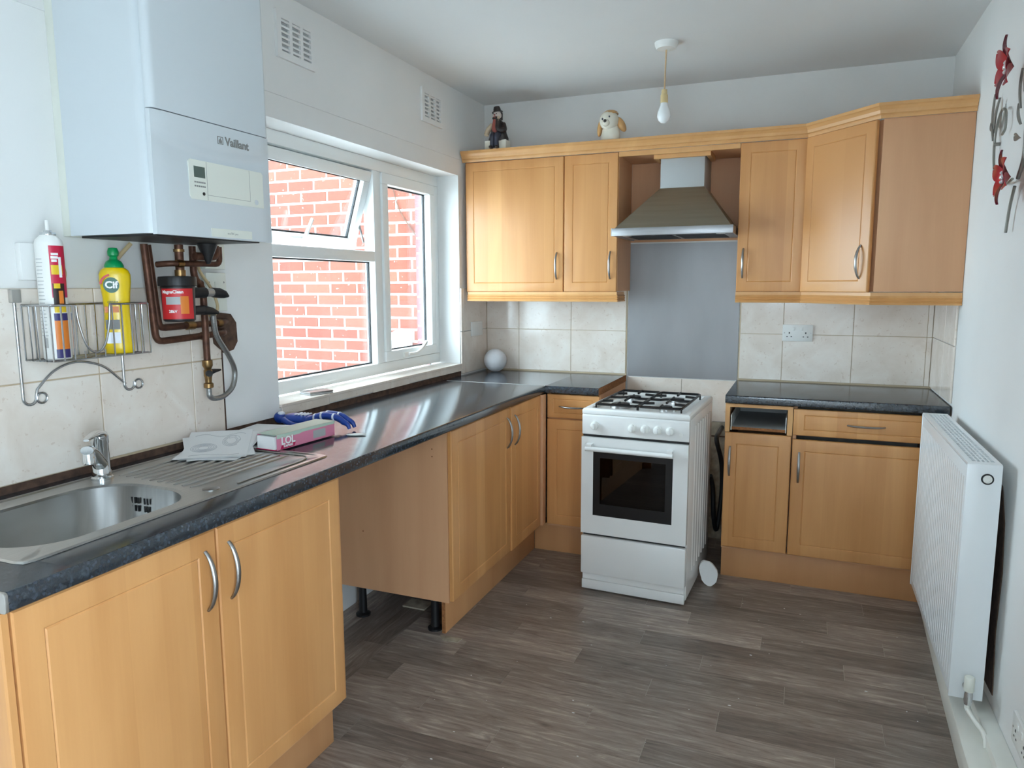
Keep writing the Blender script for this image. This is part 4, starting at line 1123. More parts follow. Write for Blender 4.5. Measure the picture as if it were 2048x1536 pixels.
# switches / sockets ---------------------------------------------------
def plate(name, label, cat, c, ex, n, w, h, t, mat='whitep', group=None):
    c = Vector(c); ex = Vector(ex).normalized(); n = Vector(n).normalized(); ez = Vector((0, 0, 1))
    r = thing(name, label, cat, c, group=group)
    M_ = Matrix((ex, ez, n)).transposed().to_4x4(); M_.translation = c
    G().box((-w/2, -h/2, 0), (w/2, h/2, t)).xf(M_).obj('face_plate', mat, r, bevel=0.0015)
    return r, M_
def uk_socket(name, label, c, ex, n):
    r, M_ = plate(name, label, 'socket', c, ex, n, 0.148, 0.086, 0.0085)
    for s in (-1, 1):
        g = G()
        for a in ((-0.003, 0.003, 0.004, 0.012), (-0.014, -0.007, -0.014, -0.010), (0.007, 0.014, -0.014, -0.010)):
            g.box((s*0.040+a[0], a[2]-0.008, 0.0080), (s*0.040+a[1], a[3]-0.008, 0.0092))
        g.xf(M_).obj('pin_holes', 'black', r)
        G().box((s*0.020-0.006, 0.012, 0.0084), (s*0.020+0.006, 0.030, 0.0112)).xf(M_).obj('rocker_switch', 'whitep', r, bevel=0.0008)
        G().lathe([(0.0032, 0), (0.0032, 0.0006), (0, 0.0006)], tuple(M_ @ Vector((s*0.064, 0, 0.0085))), 12, n).obj('screw', 'satin', r)
uk_socket('double_socket', 'white double socket on the tiles right of the splashback', (1.795, -TT-.0002, 1.172), (1, 0, 0), (0, -1, 0))
uk_socket('double_socket', 'white double socket low on the right wall beside the radiator', (XW-0.0002, -1.925, 0.215), (0, 1, 0), (-1, 0, 0))
r, M_ = plate('blank_plate', 'white blanking plate on the tiles above the white ball', 'plate', (TT+.0002, -0.167, 1.170), (0, 1, 0), (1, 0, 0), 0.148, 0.084, 0.009)
G().box((-0.052, -0.03, 0.0085), (0.052, 0.03, 0.0105)).xf(M_).obj('raised_panel', 'whitep', r, bevel=0.001)
r, M_ = plate('fused_switch', 'cream switch plate on the wall just under the boiler', 'switch', (0.0102, -2.235, 1.524), (0, 1, 0), (1, 0, 0), 0.086, 0.088, 0.022, 'cream')
G().lathe([(0.0025, 0), (0.0025, .0006), (0, .0006)], tuple(M_ @ Vector((0.03, 0.004, 0.022))), 10, (1, 0, 0)).obj('screw', 'greyprint', r)
r, M_ = plate('fused_switch', 'cream switch plate lower down behind the filter valves', 'switch', (0.0102, -2.235, 1.405), (0, 1, 0), (1, 0, 0), 0.086, 0.125, 0.022, 'cream')
for s in (-1, 1): G().lathe([(0.003, 0), (0.003, .0006), (0, .0006)], tuple(M_ @ Vector((0.032*s, 0.032, 0.022))), 10, (1, 0, 0)).obj('screw', 'greyprint', r)
G().box((-0.008, 0.0, 0.0215), (0.03, 0.034, 0.0235)).xf(M_).obj('rocker_switch', 'cream', r, bevel=0.0008)
r, M_ = plate('wall_box', 'painted over white box on the wall behind the aerosol can', 'box', (0.0002, -2.826, 1.487), (0, 1, 0), (1, 0, 0), 0.075, 0.092, 0.018, 'paint')

# vents ----------------------------------------------------------------
def vent(label, y, z, w=0.22, h=0.165):
    t = thing('air_vent', label, 'vent', (0.001, y, z), group='white louvre vents above the window')
    g = G(); x1 = 0.011
    nx, nz = 3, 6; bx = 0.016; bw = (w-0.05-(nx-1)*bx)/nx; sh = (h-0.05)/(nz*1.0)
    ys = [y-w/2+0.025+i*(bw+bx) for i in range(nx)]
    g.box((0.0005, y-w/2, z-h/2), (x1, ys[0], z+h/2)).box((0.0005, ys[-1]+bw, z-h/2), (x1, y+w/2, z+h/2))
    for i in range(nx-1): g.box((0.0005, ys[i]+bw, z-h/2), (x1, ys[i+1], z+h/2))
    for i in range(nx):
        g.box((0.0005, ys[i], z-h/2), (x1, ys[i]+bw, z-h/2+0.025)).box((0.0005, ys[i], z+h/2-0.025), (x1, ys[i]+bw, z+h/2))
    g.obj('grille_frame', 'paint', t)
    for i in range(nx):
        for j in range(nz):
            zz = z-h/2+0.025+sh*j
            G().prism([(0.003, zz+sh*0.45), (0.0105, zz+sh*0.36), (0.0105, zz+sh*0.72), (0.003, zz+sh*1.0)], 1, ys[i], ys[i]+bw).obj('louvre', 'paint', t)
    G().box((0.0006, y-w/2+0.02, z-h/2+0.02), (0.0012, y+w/2-0.02, z+h/2-0.02)).obj('dark_backing', 'greyband', t)
vent('white louvre vent above the window nearer the boiler', -1.742, 2.335)
vent('white louvre vent above the window nearer the back corner', -0.668, 2.325)

# ------------------------------------------------------------------ pendant lamp
pdt = thing('pendant_light', 'bare bulb pendant light hanging from the white ceiling rose', 'lamp', (1.204, -0.717, H))
lx, ly = 1.204, -0.717
G().lathe([(0.052, 0.0), (0.050, -0.012), (0.042, -0.027), (0.012, -0.031), (0, -0.031)], (lx, ly, H-0.0002), 28).obj('ceiling_rose', 'whitep', pdt, smooth=40)
G().tube([(lx, ly, H-0.03), (lx-0.002, ly, 2.38), (lx-0.004, ly, 2.285)], 0.0035, 8).obj('flex', 'rope', pdt, smooth=60)
lx -= 0.004
G().lathe([(0.006, 0.058), (0.012, 0.056), (0.0135, 0.036), (0.016, 0.034), (0.017, 0.0), (0.012, -0.002)], (lx, ly, 2.229), 20).obj('lamp_holder', 'beigep', pdt, smooth=40)
G().lathe([(0.0, -0.088), (0.012, -0.086), (0.0235, -0.076), (0.0295, -0.060), (0.0285, -0.044), (0.0225, -0.026), (0.0165, -0.012), (0.0145, 0.004)], (lx, ly, 2.229), 24).obj('bulb', 'bulb', pdt, smooth=60)

# ------------------------------------------------------------------ things on the worktop
bp_ = tag(G().ball((0.112, -0.118, WT1+0.0688), 0.069, 32, 20).obj('white_ball', 'clay', None, smooth=60), 'white matt ball in the corner of the worktop', 'ball')
# wire basket
bk = thing('wire_basket', 'chrome wire shelf basket on the wall tiles beside the boiler pipes', 'basket', (0.012, -2.73, 1.12))
bx0, bx1, by0, by1, bz0, bz1 = 0.016, 0.118, -2.872, -2.585, 1.240, 1.378
w_ = 0.0022
g = G()
rim = [(bx0, by1), (bx0, by0), (bx1, by0)]
P = [(bx0, by1, bz1), (bx0, by0, bz1), (bx1-.006, by0, bz1), (bx1, by0+.006, bz1), (bx1, by0+0.07, bz1)]
P += smooth_path([(bx1, by0+0.07, bz1-.006), (bx1, by0+0.075, bz1-0.05), (bx1, by0+0.092, bz1-.105), (bx1, by0+0.118, bz1-.124), (bx1, by0+0.144, bz1-.105), (bx1, by0+0.161, bz1-.05), (bx1, by0+0.166, bz1-.006)])
P += [(bx1, by0+0.166, bz1), (bx1, by1-.006, bz1), (bx1-.006, by1, bz1), (bx0, by1, bz1)]
g.tube(P, 0.003, 8)
g.obj('rim', 'wire', bk, smooth=60)
g = G()
for i in range(11):
    y = by0+(by1-by0)*i/10
    top_f = bz1
    if 0.075 < y-by0 < 0.16:
        top_f = bz1-0.118
    g.tube([(bx0, y, bz1), (bx0, y, bz0), (bx1, y, bz0), (bx1, y, top_f)], w_, 6)
for i in range(1, 4):
    x = bx0+(bx1-bx0)*i/4
    g.tube([(x, by0, bz1), (x, by0, bz0), (x, by1, bz0), (x, by1, bz1)], w_, 6)
for z in (bz0,):
    for i in range(9):
        x = bx0+(bx1-bx0)*i/8
        g.tube([(x, by0, z), (x, by1, z)], w_*0.8, 6)
g.tube([(bx0, by0, bz0), (bx0, by1, bz0)], w_, 6)
g.obj('wire_grid', 'wire', bk, smooth=60)
g = G()
for yy in (-2.886, -2.592):
    g.tube([(0.012, yy, 1.405), (0.012, yy, 1.150)]+arc((0.012, yy+0.017, 1.143), 0.017, PI, 2*PI, 8, (0, 1, 0), (0, 0, 1))+[(0.012, yy+0.034, 1.148)], 0.004, 8)
    g.tube(arc((0.014, yy+0.047, 1.140), 0.0135, 0, 2*PI, 14, (0, 1, 0), (0, 0, 1))[:-1], 0.0032, 6, closed=True)
g.tube([(0.012, -2.886+0.034, 1.148)]+smooth_path([(0.012, -2.848, 1.163), (0.012, -2.80, 1.205), (0.012, -2.735, 1.223), (0.012, -2.66, 1.205), (0.012, -2.61, 1.165), (0.012, -2.592+0.004, 1.145)]), 0.0035, 8)
g.obj('bracket_frame', 'wire', bk, smooth=60)
g = G().box((0.0095, -2.898, 1.385), (0.024, -2.874, 1.418))
g.obj('suction_hook', 'alu', bk, bevel=0.002)

# aerosol can
cc = (0.071, -2.826); cz = bz0+w_*0.8+0.0003
can = thing('aerosol_can', 'tall white foam aerosol can with red and orange label in the wire basket', 'aerosol can', (*cc, cz))
R_ = 0.0315
G().lathe([(0.029, 0.0), (R_, 0.003), (R_, 0.288), (0.029, 0.298), (0.0175, 0.309), (0.0165, 0.311)], (*cc, cz), 32).obj('can_body', 'whitep', can, smooth=35)
G().lathe([(0.018, 0.309), (0.0185, 0.312), (0.017, 0.316), (0.010, 0.317), (0.009, 0.321), (0, 0.321)], (*cc, cz), 24).obj('crimp_ring', 'chrome', can, smooth=35)
G().lathe([(0.0045, 0.320), (0.004, 0.346), (0, 0.346)], (*cc, cz), 12).obj('nozzle', 'whitep', can, smooth=35)
ca = math.atan2(-4.09-cc[1], 1.83-cc[0])
def cp(name, a0, a1, z0, z1, mat, th=0.0006): return cyl_patch(cc, R_, ca+a0, ca+a1, cz+z0, cz+z1, 12, th).obj(name, mat, can, smooth=60)
cp('label_red', -0.05, 1.3, 0.185, 0.283, 'crimson')
cp('label_red_low', -0.05, 1.3, 0.155, 0.186, 'magenta', 0.0005)
cp('label_yellow', 0.02, 0.85, 0.212, 0.235, 'yellowp', 0.0009)
cp('label_photo', 0.02, 0.9, 0.128, 0.190, 'darkp', 0.0009)
cp('label_gold', 0.02, 0.9, 0.118, 0.134, 'yellowp', 0.0010)
cp('label_gold', 0.10, 0.55, 0.178, 0.190, 'yellowp', 0.0011)
cp('label_flame', 0.40, 0.75, 0.140, 0.172, 'orange', 0.0011)
cp('label_orange', -0.05, 1.0, 0.025, 0.108, 'orange', 0.0006)
cp('label_navy', -0.08, 1.0, 0.004, 0.026, 'navy', 0.0007)
cp('label_band', -0.05, 1.0, 0.098, 0.116, 'navy', 0.0009)
cp('label_nozzle', 0.55, 0.78, 0.205, 0.255, 'whiteink', 0.0013)
g = G()
for zz, a, b in ((0.262, 0.08, 0.58), (0.254, 0.05, 0.55), (0.246, 0.08, 0.45)):
    gg = cyl_patch(cc, R_, ca+a, ca+b, cz+zz-0.003, cz+zz+0.003, 8, 0.0012); g.add(gg.v, gg.f)
g.obj('label_lettering', 'whiteink', can)
g = G()
for i in range(22):
    zz = 0.06+i*0.009
    gg = cyl_patch(cc, R_, ca-1.2, ca-0.55-0.1*((i*7) % 5)/5, cz+zz, cz+zz+0.0018, 6, 0.0005); g.add(gg.v, gg.f)
g.obj('small_print', 'greyband', can)
g = G()
for i in range(9):
    gg = cyl_patch(cc, R_, ca-1.0+0.045*i, ca-1.0+0.045*i+0.02, cz+0.03, cz+0.055, 2, 0.0005); g.add(gg.v, gg.f)
g.obj('barcode', 'greyprint', can)

# yellow cream cleaner bottle
bc = (0.071, -2.645)
bt = thing('cleaner_bottle', 'yellow cleaning cream bottle with green cap in the wire basket', 'bottle', (*bc, cz))
ba = math.atan2(-4.09-bc[1], 1.83-bc[0])
ex = Vector((-math.sin(ba), math.cos(ba), 0)); en = Vector((math.cos(ba), math.sin(ba), 0))
def oval(z, w, d, n=28): return [tuple(Vector((*bc, cz+z))+ex*(w*math.copysign(abs(math.cos(a))**0.8, math.cos(a)))+en*(d*math.copysign(abs(math.sin(a))**0.8, math.sin(a)))) for a in [2*PI*i/n for i in range(n)]]
prof = [(0, .034, .020), (.004, .037, .022), (.03, .0365, .022), (.08, .034, .021), (.12, .032, .021), (.155, .034, .022), (.195, .0385, .023), (.215, .0385, .023), (.226, .034, .021), (.233, .026, .018)]
G().loft([oval(z, w, d) for z, w, d in prof]).obj('bottle_body', 'cif', bt, smooth=50)
G().lathe([(0.0245, 0.2332), (0.024, 0.240), (0.019, 0.250), (0.011, 0.255), (0.009, 0.262), (0.0135, 0.266), (0.0145, 0.276), (0.011, 0.286), (0, 0.288)], (*bc, cz), 24).obj('cap', 'green', bt, smooth=40)
lc = Vector((*bc, cz))+en*0.0232+ex*(-0.010)
def emb(c, a, b, n=24): return [(c+ex*(a*math.cos(2*PI*i/n))+Vector((0, 0, 1))*(b*math.sin(2*PI*i/n))) for i in range(n)]
c0 = lc+Vector((0, 0, 0.186))
G().loft([[tuple(p-en*0.004) for p in emb(c0, .0195, .021)], [tuple(p+en*0.0008) for p in emb(c0, .0195, .021)]]).obj('logo_disc', 'dgreen', bt)
text_geo('Cif', 0.026, tuple(c0+en*0.0010), ex, (0, 0, 1), bold=0.0009).obj('logo_text', 'whiteink', bt)
c1_ = lc+Vector((0, 0, 0.209))
g = G(); n = 14
arcp = [(c0+ex*(-0.028*math.cos(t))+Vector((0, 0, 1))*(0.030*math.sin(t))) for t in [0.1+1.35*i/n for i in range(n+1)]]
arcq = [(c0+ex*(-0.0225*math.cos(t))+Vector((0, 0, 1))*(0.0245*math.sin(t))) for t in [0.1+1.35*i/n for i in range(n+1)]]
g.loft([[tuple(p+en*-0.004) for p in arcp]+[tuple(p+en*-0.004) for p in reversed(arcq)], [tuple(p+en*0.0005) for p in arcp]+[tuple(p+en*0.0005) for p in reversed(arcq)]])
g.obj('red_swoosh', 'red', bt)
text_geo('CREAM', 0.008, tuple(lc+Vector((0, 0, 0.140))-en*0.0006), ex, (0, 0, 1), depth=0.001).obj('label_text', 'dgreen', bt)
for z, hh, m_ in ((0.112, .016, 'orange'), (0.066, .026, 'greyprint'), (0.028, .03, 'bluewhite')):
    G().loft([[tuple(Vector((*bc, cz+z))+ex*a+en*(0.012+dd)+Vector((0, 0, b))) for a, b in ((-.030, 0), (.004, 0), (.004, hh), (-.030, hh))] for dd in (0, 0.0105)]).obj('label_block', m_, bt)

# colouring sheets, box and toy ----------------------------------------
random.seed(11)
def sheet_f(x, y):
    q = max(0.0, min(1.3, ((x-.15)*-.57+(y+2.54)*.82)/.21))
    return 0.036*q**1.4
def sheet(cx, cy, ang, z, w, l, label, f=sheet_f):
    t = thing('colouring_sheet', label, 'paper', (cx, cy, z), group='colouring sheets on the drainer')
    n1, n2 = 10, 12; ca_, sa_ = math.cos(ang), math.sin(ang)
    def P(u, v, dz):
        x = (u-.5)*w; y = (v-.5)*l
        X = cx+ca_*x-sa_*y; Y = cy+sa_*x+ca_*y
        return (X, Y, z+f(X, Y)+dz)
    g = G()
    top = [P(i/n1, j/n2, 0.0005) for j in range(n2+1) for i in range(n1+1)]
    bot = [P(i/n1, j/n2, 0.0) for j in range(n2+1) for i in range(n1+1)]
    fs = []; m = n1+1; K = len(top)
    for j in range(n2):
        for i in range(n1):
            a = j*m+i
            fs.append((a, a+1, a+m+1, a+m)); fs.append((K+a, K+a+m, K+a+m+1, K+a+1))
    for i in range(n1): fs.append((i, K+i, K+i+1, i+1)); b = n2*m+i; fs.append((b, b+1, K+b+1, K+b))
    for j in range(n2): a = j*m; fs.append((a, a+m, K+a+m, K+a)); b = j*m+n1; fs.append((b, K+b, K+b+m, b+m))
    g.add(top+bot, fs).obj('leaf', 'paper', t, smooth=40)
    return t, P
zs = zt_+0.0022
D = math.radians
specs = [(0.172, -2.410, D(21), 0.000, 'lowest white colouring sheet, its front edge nearest the bowl'),
         (0.166, -2.404, D(49), 0.0022, 'white colouring sheet whose corner sticks out furthest towards the wall tiles'),
         (0.168, -2.398, D(31), 0.0044, 'white colouring sheet in the middle of the fanned pile')]
for i, (x, y, a, dz, lb) in enumerate(specs):
    sheet(x, y, a, zs+dz, 0.192, 0.21, lb)
t, P = sheet(0.162, -2.402, D(36), zs+0.0066, 0.188, 0.215, 'topmost white colouring sheet with grey line drawing, beside the pink box')
g = G()
def curve(fn, n=18, r=0.0005): g.tube([P(*fn(i/n), 0.0007) for i in range(n+1)], r, 4)
curve(lambda s: (0.12+0.76*s, 0.10+0.03*math.sin(6*s)))
for k in range(6):
    curve(lambda s, k=k: (0.30+0.20*math.cos(2*PI*s)*(1-.12*k), 0.40+0.16*math.sin(2*PI*s)*(1-.12*k)))
for k in range(4):
    curve(lambda s, k=k: (0.70+0.14*math.cos(5.5*s+k)*(1-.15*k), 0.62+0.2*math.sin(5.5*s+k)*(1-.15*k)))
curve(lambda s: (0.1+0.8*s, 0.84+0.05*math.sin(9*s)))
g.obj('line_drawing', 'ink', t)
sheet(0.095, -2.135, D(10), WT1+0.002, 0.13, 0.17, 'folded white leaflet between the colouring sheets and the wall', lambda x, y: 0.02)

lb = thing('activity_box', 'slim pink and mint children\'s activity box on the worktop', 'box', (0.285, -2.19, WT1+.0047))
LM = Matrix.Translation((0.326, -2.326, zt_+0.0003)) @ Matrix.Rotation(math.radians(-4), 4, 'Z')
BL, BD, BH = 0.272, 0.080, 0.050       # local: y along, -x depth
def lobj(g, name, mat, **kw): return g.xf(LM).obj(name, mat, lb, **kw)
th = 0.0015
lobj(G().box((-th, 0, 0.0), (0, BL, BH)).box((-BD, 0, 0), (-BD+th, BL, BH)).box((-BD, 0, 0), (0, BL, th)), 'sleeve', 'pink')
lobj(G().box((-BD, 0, BH-th), (0, BL, BH)), 'lid', 'mint')
lobj(G().prism([(0, 0.037), (0.10, 0.037), (0.115, 0.040), (BL, 0.040), (BL, BH), (0, BH)], 0, 0.0001, 0.0006), 'mint_band', 'mint')
lobj(G().box((-BD+0.004, -0.006, 0.004), (-0.004, 0.10, BH-0.006)), 'book_block', 'paper')
lobj(G().box((-BD+0.002, -0.009, 0.002), (-0.002, 0.01, 0.0038)), 'inner_flap', 'magenta')
lobj(G().prism([(0.014, 0.002), (0.076, 0.003), (0.082, 0.016), (0.020, 0.014)], 0, 0.0001, 0.0008), 'logo_banner', 'magenta')
lobj(text_geo('LOL', 0.034, (0.0008, 0.049, 0.0255), EY, EZ, bold=0.0022), 'logo_shadow', 'magenta')
lobj(text_geo('LOL', 0.034, (0.0016, 0.048, 0.026), EY, EZ, bold=0.0012), 'logo_text', 'whiteink')
lobj(text_geo('SURPRISE!', 0.0095, (0.0013, 0.048, 0.0090), EY, EZ, bold=0.0003), 'logo_text', 'whiteink')
lobj(G().prism([(0.165, 0.008), (0.225, 0.008), (0.225, 0.034), (0.165, 0.034)], 0, 0.0001, 0.0006), 'grey_panel', 'greyband')
tag(G().ball((0.41, -2.02, WT1+0.0045), (0.035, 0.012, 0.0042), 16, 8, Matrix.Rotation(0.5, 3, 'Z')).obj('plastic_scrap', 'whitep', None, smooth=60), 'small flat white plastic scrap on the worktop beyond the pink box', 'scrap')

ty_ = thing('toy_figure', 'blue and white plastic toy figure lying on its back behind the pink box', 'toy', (0.17, -1.955, WT1))
zf = WT1
def tt(pts, r, name, mat, par=None): return G().tube(smooth_path(pts, 4), r, 12).obj(name, mat, par or ty_, smooth=60)
def rr_(a, n): return [a[0]+(a[1]-a[0])*i/n for i in range(n+1)]
G().loft([[(x, -1.955+w*math.cos(a), zf+zc+h*math.sin(a)) for a in [2*PI*i/16 for i in range(16)]] for x, w, h, zc in ((0.058, .012, .012, .028), (0.070, .030, .018, .028), (0.095, .036, .022, .028), (0.130, .030, .021, .028), (0.150, .025, .018, .027), (0.170, .029, .020, .027), (0.182, .024, .016, .027))]).obj('torso', 'blue', ty_, smooth=60)
G().ball((0.030, -1.955, zf+0.028), (0.024, 0.020, 0.022)).obj('head', 'blue', ty_, smooth=60)
G().ball((0.036, -1.955, zf+0.043), (0.014, 0.014, 0.009)).obj('face_mask', 'bluewhite', ty_, smooth=60)
for s in (-1, 1):
    yy = -1.955+0.016*s
    lg = tt([(0.172, yy, zf+.028), (0.22, yy, zf+.046), (0.255, yy, zf+.052), (0.30, yy, zf+.046), (0.328, yy, zf+.030)], rr_((.0165, .010), 16), 'leg', 'blue')
    for xb_, rb_ in ((0.205, .0168), (0.235, .0158), (0.285, .0142)):
        G().lathe([(rb_*.9, -.004), (rb_, -.003), (rb_, .003), (rb_*.9, .004)], (xb_, yy, zf+(.0405 if xb_ < .21 else .0495 if xb_ < .26 else .0485)), 14, (1, 0, .1)).obj('leg_band', 'bluewhite', lg, smooth=50)
    tt([(0.322, yy, zf+.034), (0.340, yy, zf+.026), (0.348, yy, zf+.010)], rr_((.011, .006), 8), 'boot', 'blue', lg)
    tt([(0.075, -1.955+0.036*s, zf+.028), (0.115, -1.955+0.046*s, zf+.018), (0.155, -1.955+0.045*s, zf+.012)], rr_((.012, .008), 8), 'arm', 'blue')
    G().ball((0.163, -1.955+0.045*s, zf+0.011), (0.010, 0.007, 0.009)).obj('hand', 'bluewhite', ty_, smooth=60)
for k in range(4):
    x = 0.112+0.014*k
    G().box((x, -1.955-.022, zf+.046), (x+0.007, -1.955+.022, zf+.0505)).obj('chest_stripe', 'bluewhite', ty_, bevel=0.002)

# ------------------------------------------------------------------ figurines on top of the cabinets
ZT = 2.1625
cf = thing('clown_figurine', 'dark seated clown figurine on a cream bench above the wall cabinets', 'figurine', (0.215, -0.30, ZT))
fx_, fy_ = 0.215, -0.318
def fo(g, name, mat, par=None, **kw): return g.obj(name, mat, par or cf, **kw)
ZF = ZT
fo(G().box((fx_-0.066, fy_-0.012, ZF), (fx_+0.060, fy_+0.055, ZF+0.050)), 'bench', 'bonew', bevel=0.004)
for s, kx in ((-1, -.014), (1, .012)):
    fo(G().tube(smooth_path([(fx_+kx, fy_+0.01, ZF+.070), (fx_+kx, fy_-.022, ZF+.074), (fx_+kx*0.9, fy_-.030, ZF+.045), (fx_+kx*1.1, fy_-.028, ZF+.008)], 5), [0.019]*5+[0.016]*5+[0.0125]*6, 10), 'leg', 'trous', smooth=60)
    fo(G().ball((fx_+kx*1.3, fy_-.036, ZF+.009), (.012, .020, .009)), 'shoe', 'coat', smooth=60)
fo(G().loft([[(fx_+w*math.cos(a)+.004, fy_+0.018+d*math.sin(a), ZF+z) for a in [2*PI*i/18 for i in range(18)]] for z, w, d in ((.045, .056, .034), (.06, .058, .036), (.09, .046, .032), (.12, .040, .028), (.145, .030, .024), (.158, .014, .014))]), 'coat', 'coat', smooth=60)
fo(G().loft([[(fx_-.004+w*math.cos(a), fy_-0.006+0.016*math.sin(a), ZF+z) for a in [2*PI*i/14 for i in range(14)]] for z, w in ((.085, .016), (.11, .020), (.135, .018), (.158, .012))]), 'shirt_front', 'scarf', smooth=60)
fo(G().tube(smooth_path([(fx_+.034, fy_+.012, ZF+.135), (fx_+.046, fy_-.005, ZF+.10), (fx_+.018, fy_-.028, ZF+.105), (fx_+.016, fy_-.02, ZF+.155)], 5), [.015]*8+[.011]*8, 10), 'arm', 'coat', smooth=60)
fo(G().tube(smooth_path([(fx_+.017, fy_-.024, ZF+.115), (fx_+.018, fy_-.026, ZF+.14), (fx_+.020, fy_-.018, ZF+.17)], 4), .007, 8), 'hand', 'glovec', smooth=60)
fo(G().tube(smooth_path([(fx_-.030, fy_+.012, ZF+.135), (fx_-.050, fy_-.002, ZF+.105), (fx_-.056, fy_-.012, ZF+.078)], 5), [.014]*11, 10), 'arm', 'glovec', smooth=60)
hdm = fo(G().ball((fx_, fy_+.008, ZF+.180), (.026, .025, .028)), 'head', 'skin', smooth=60)
fo(G().loft([[(fx_+.028*math.cos(a), fy_+.014+.026*math.sin(a)*0.9+.004, ZF+z) for a in [2*PI*i/16 for i in range(16)]] for z in (.160, .195)]), 'hair', 'coat', hdm, smooth=60)
fo(G().ball((fx_-.002, fy_-.0145, ZF+.164), (.017, .008, .010)), 'beard', 'coat', hdm, smooth=60)
fo(G().ball((fx_-.003, fy_-.021, ZF+.168), (.008, .004, .003)), 'mouth', 'scarf', hdm, smooth=60)
fo(G().ball((fx_-.003, fy_-.020, ZF+.180), .0045, 10, 8), 'nose', 'scarf', hdm, smooth=60)
for s in (-1, 1): fo(G().ball((fx_-.003+.009*s, fy_-.0165, ZF+.187), .003, 8, 6), 'eye', 'coat', hdm, smooth=60)
fo(G().lathe([(.030, 0), (.030, .003), (.021, .006), (.020, .018), (.016, .030), (.0, .034)], (fx_+.001, fy_+.010, ZF+.198), 18, (-0.15, 0, 1)), 'hat', 'coat', hdm, smooth=40)

dg_ = thing('dog_figurine', 'cream and tan ceramic puppy ornament above the wall cabinets', 'figurine', (0.845, -0.30, ZT))
dx, dy = 0.850, -0.300
G().loft([[(dx+w*math.cos(a), dy+w*0.75*math.sin(a), ZT+z) for a in [2*PI*i/20 for i in range(20)]] for z, w in ((0, .044), (.006, .050), (.03, .050), (.06, .045), (.085, .036))]).obj('body', 'bonew', dg_, smooth=60)
tilt = Matrix.Rotation(math.radians(-14), 3, 'Y')
hh_ = G().ball((dx-.006, dy-.012, ZT+.100), (.050, .046, .050), 24, 16, tilt).obj('head', 'bonew', dg_, smooth=60)
G().loft([[tuple(Vector((dx-.004, dy-.002, ZT+.106))+tilt @ Vector((r*math.cos(a), r*math.sin(a)*0.92, z))) for a in [2*PI*i/20 for i in range(20)]] for z, r in ((.018, .0495), (.030, .045), (.040, .034), (.048, .016), (.050, .002))]).obj('crown_patch', 'tanc', hh_, smooth=60)
G().ball((dx-.056, dy-.004, ZT+.070), (.013, .022, .044), 16, 12, Matrix.Rotation(math.radians(8), 3, 'Y')).obj('ear', 'tanc', hh_, smooth=60)
G().ball((dx+.052, dy+.004, ZT+.082), (.020, .022, .044), 16, 12, Matrix.Rotation(math.radians(-32), 3, 'Y')).obj('ear', 'tanc', hh_, smooth=60)
G().ball((dx-.014, dy-.052, ZT+.084), (.022, .018, .018), 16, 12).obj('muzzle', 'bonew', hh_, smooth=60)
G().ball((dx-.014, dy-.068, ZT+.090), (.0085, .006, .0085), 12, 8).obj('nose', 'coat', hh_, smooth=60)
for s, zz in ((-1, .103), (1, .112)):
    G().ball((dx-.013+.018*s, dy-.054, ZT+zz), (.0045, .003, .006), 10, 8).obj('eye', 'trous', hh_, smooth=60)

# ------------------------------------------------------------------ metal flower wall art
wa = thing('flower_wall_art', 'pewter metal wall art with two red jewelled flowers on the right wall', 'wall art', (XW, -1.3, 1.9))
def petal(c, d, L, wd, nrm, mat, name='petal', curl=0.012):
    c = Vector(c); d = Vector(d).normalized(); nrm = Vector(nrm).normalized(); s = d.cross(nrm)
    top = []; bot = []; n = 10
    rings = []
    for i in range(n+1):
        t = i/n; w = wd*math.sin(PI*min(1, t*0.92+0.06))**0.8
        p = c+d*(L*t)+nrm*(curl*math.sin(PI*t*0.9))
        rings.append([tuple(p-s*w+nrm*0.004), tuple(p+nrm*-0.001), tuple(p+s*w+nrm*0.004), tuple(p+s*w+nrm*0.0052), tuple(p+nrm*0.0004), tuple(p-s*w+nrm*0.0052)])
    return G().loft(rings).obj(name, mat, wa, smooth=60)
NX = (-1, 0, 0)
def flower(c, angs, L, wd):
    for i, a in enumerate(angs):
        petal(Vector(c)+Vector((-0.004*(i % 2), 0, 0)), (-0.25, math.cos(a), math.sin(a)), L, wd, NX, 'petal' if i % 3 else 'petal2')
    for i in range(6):
        a = 2*PI*i/6
        G().ball(Vector(c)+Vector((-0.022, 0.014*math.cos(a), 0.016*math.sin(a))), 0.0058, 10, 8).obj('crystal', 'crystal', wa, smooth=30)
    G().ball(Vector(c)+Vector((-0.022, 0, 0)), 0.008, 12, 8).obj('crystal', 'crystal', wa, smooth=30)
flower((XW-0.038, -1.355, 2.085), [PI/2+2*PI*i/6+0.2 for i in range(6)], 0.095, 0.030)
flower((XW-0.038, -1.435, 1.745), [PI/2+2*PI*i/6-0.1 for i in range(6)], 0.085, 0.026)
def stem(pts, r, name='stem', mat='pewter'): return G().tube(smooth_path(pts, 6), r, 8).obj(name, mat, wa, smooth=60)
xs_ = XW-0.018
stem([(xs_, -1.50, 2.16), (xs_, -1.46, 2.02), (xs_, -1.47, 1.92), (xs_, -1.48, 1.80), (xs_, -1.43, 1.74)], 0.006)
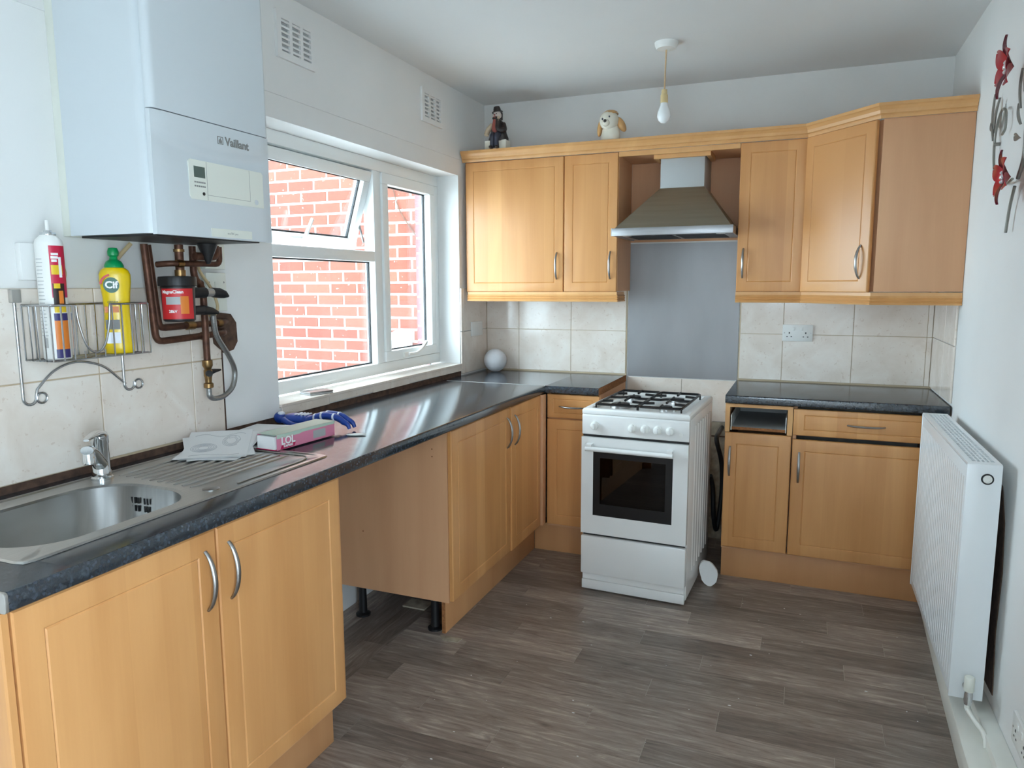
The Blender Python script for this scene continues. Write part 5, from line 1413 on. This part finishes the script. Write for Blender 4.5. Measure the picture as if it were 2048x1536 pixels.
stem([(XW-0.03, -1.42, 1.74), (xs_, -1.25, 1.745), (xs_, -1.11, 1.80), (xs_, -1.07, 1.92), (xs_, -1.13, 1.995), (xs_, -1.20, 1.985), (xs_, -1.21, 1.93), (xs_, -1.175, 1.915)], 0.0042)
stem([(xs_, -1.40, 1.72), (xs_, -1.36, 1.66), (xs_, -1.335, 1.585)], 0.0045)
for c, d, L, w in (((xs_, -1.055, 1.915), (0, 0.1, 1), 0.16, 0.014), ((xs_, -1.06, 1.94), (0, -.55, 1), 0.12, 0.012), ((xs_, -1.05, 1.95), (0, .75, .7), 0.05, 0.012), ((xs_, -1.42, 1.90), (0, .6, 1), 0.08, 0.010), ((xs_, -1.42, 1.86), (0, .7, .2), 0.06, 0.012), ((xs_, -1.43, 1.99), (0, -.5, .8), 0.09, 0.016), ((xs_, -1.40, 1.95), (0, .1, 1), .12, .010)):
    petal(c, d, L, w, NX, 'pewter', 'leaf', 0.004)
for c in ((XW-0.002, -1.46, 2.0), (XW-0.002, -1.075, 1.90)):
    G().lathe([(0.006, 0), (0.006, 0.02), (0, 0.02)], c, 8, NX).obj('wall_peg', 'pewter', wa)

# bits of debris on the floor
tag(G().prism([(0.50, -1.605), (0.60, -1.60), (0.595, -1.635), (0.53, -1.64)], 2, 0.0002, 0.002).obj('vinyl_scrap', 'rubble', None), 'torn pale scrap on the floor at the chipped plinth end', 'scrap')
tag(G().box((0.22, -1.43, 0.0003), (0.33, -1.35, 0.006)).obj('board_offcut', 'rubble', None), 'flat board offcut on the floor under the cabinet', 'offcut')
random.seed(5)
g = G()
for i in range(70):
    x = random.uniform(0.7, 2.3); y = random.uniform(-2.9, -0.75)
    if x < 1.42 and y > -0.97: continue
    s = random.uniform(0.0008, 0.0026)
    g.ball((x, y, s*0.5), (s*random.uniform(1, 2.5), s, s*0.55), 6, 4)
o = g.obj('plaster_crumbs', 'paper'); tag(o, 'scattered tiny white plaster crumbs on the floor', 'crumbs'); o['kind'] = 'stuff'
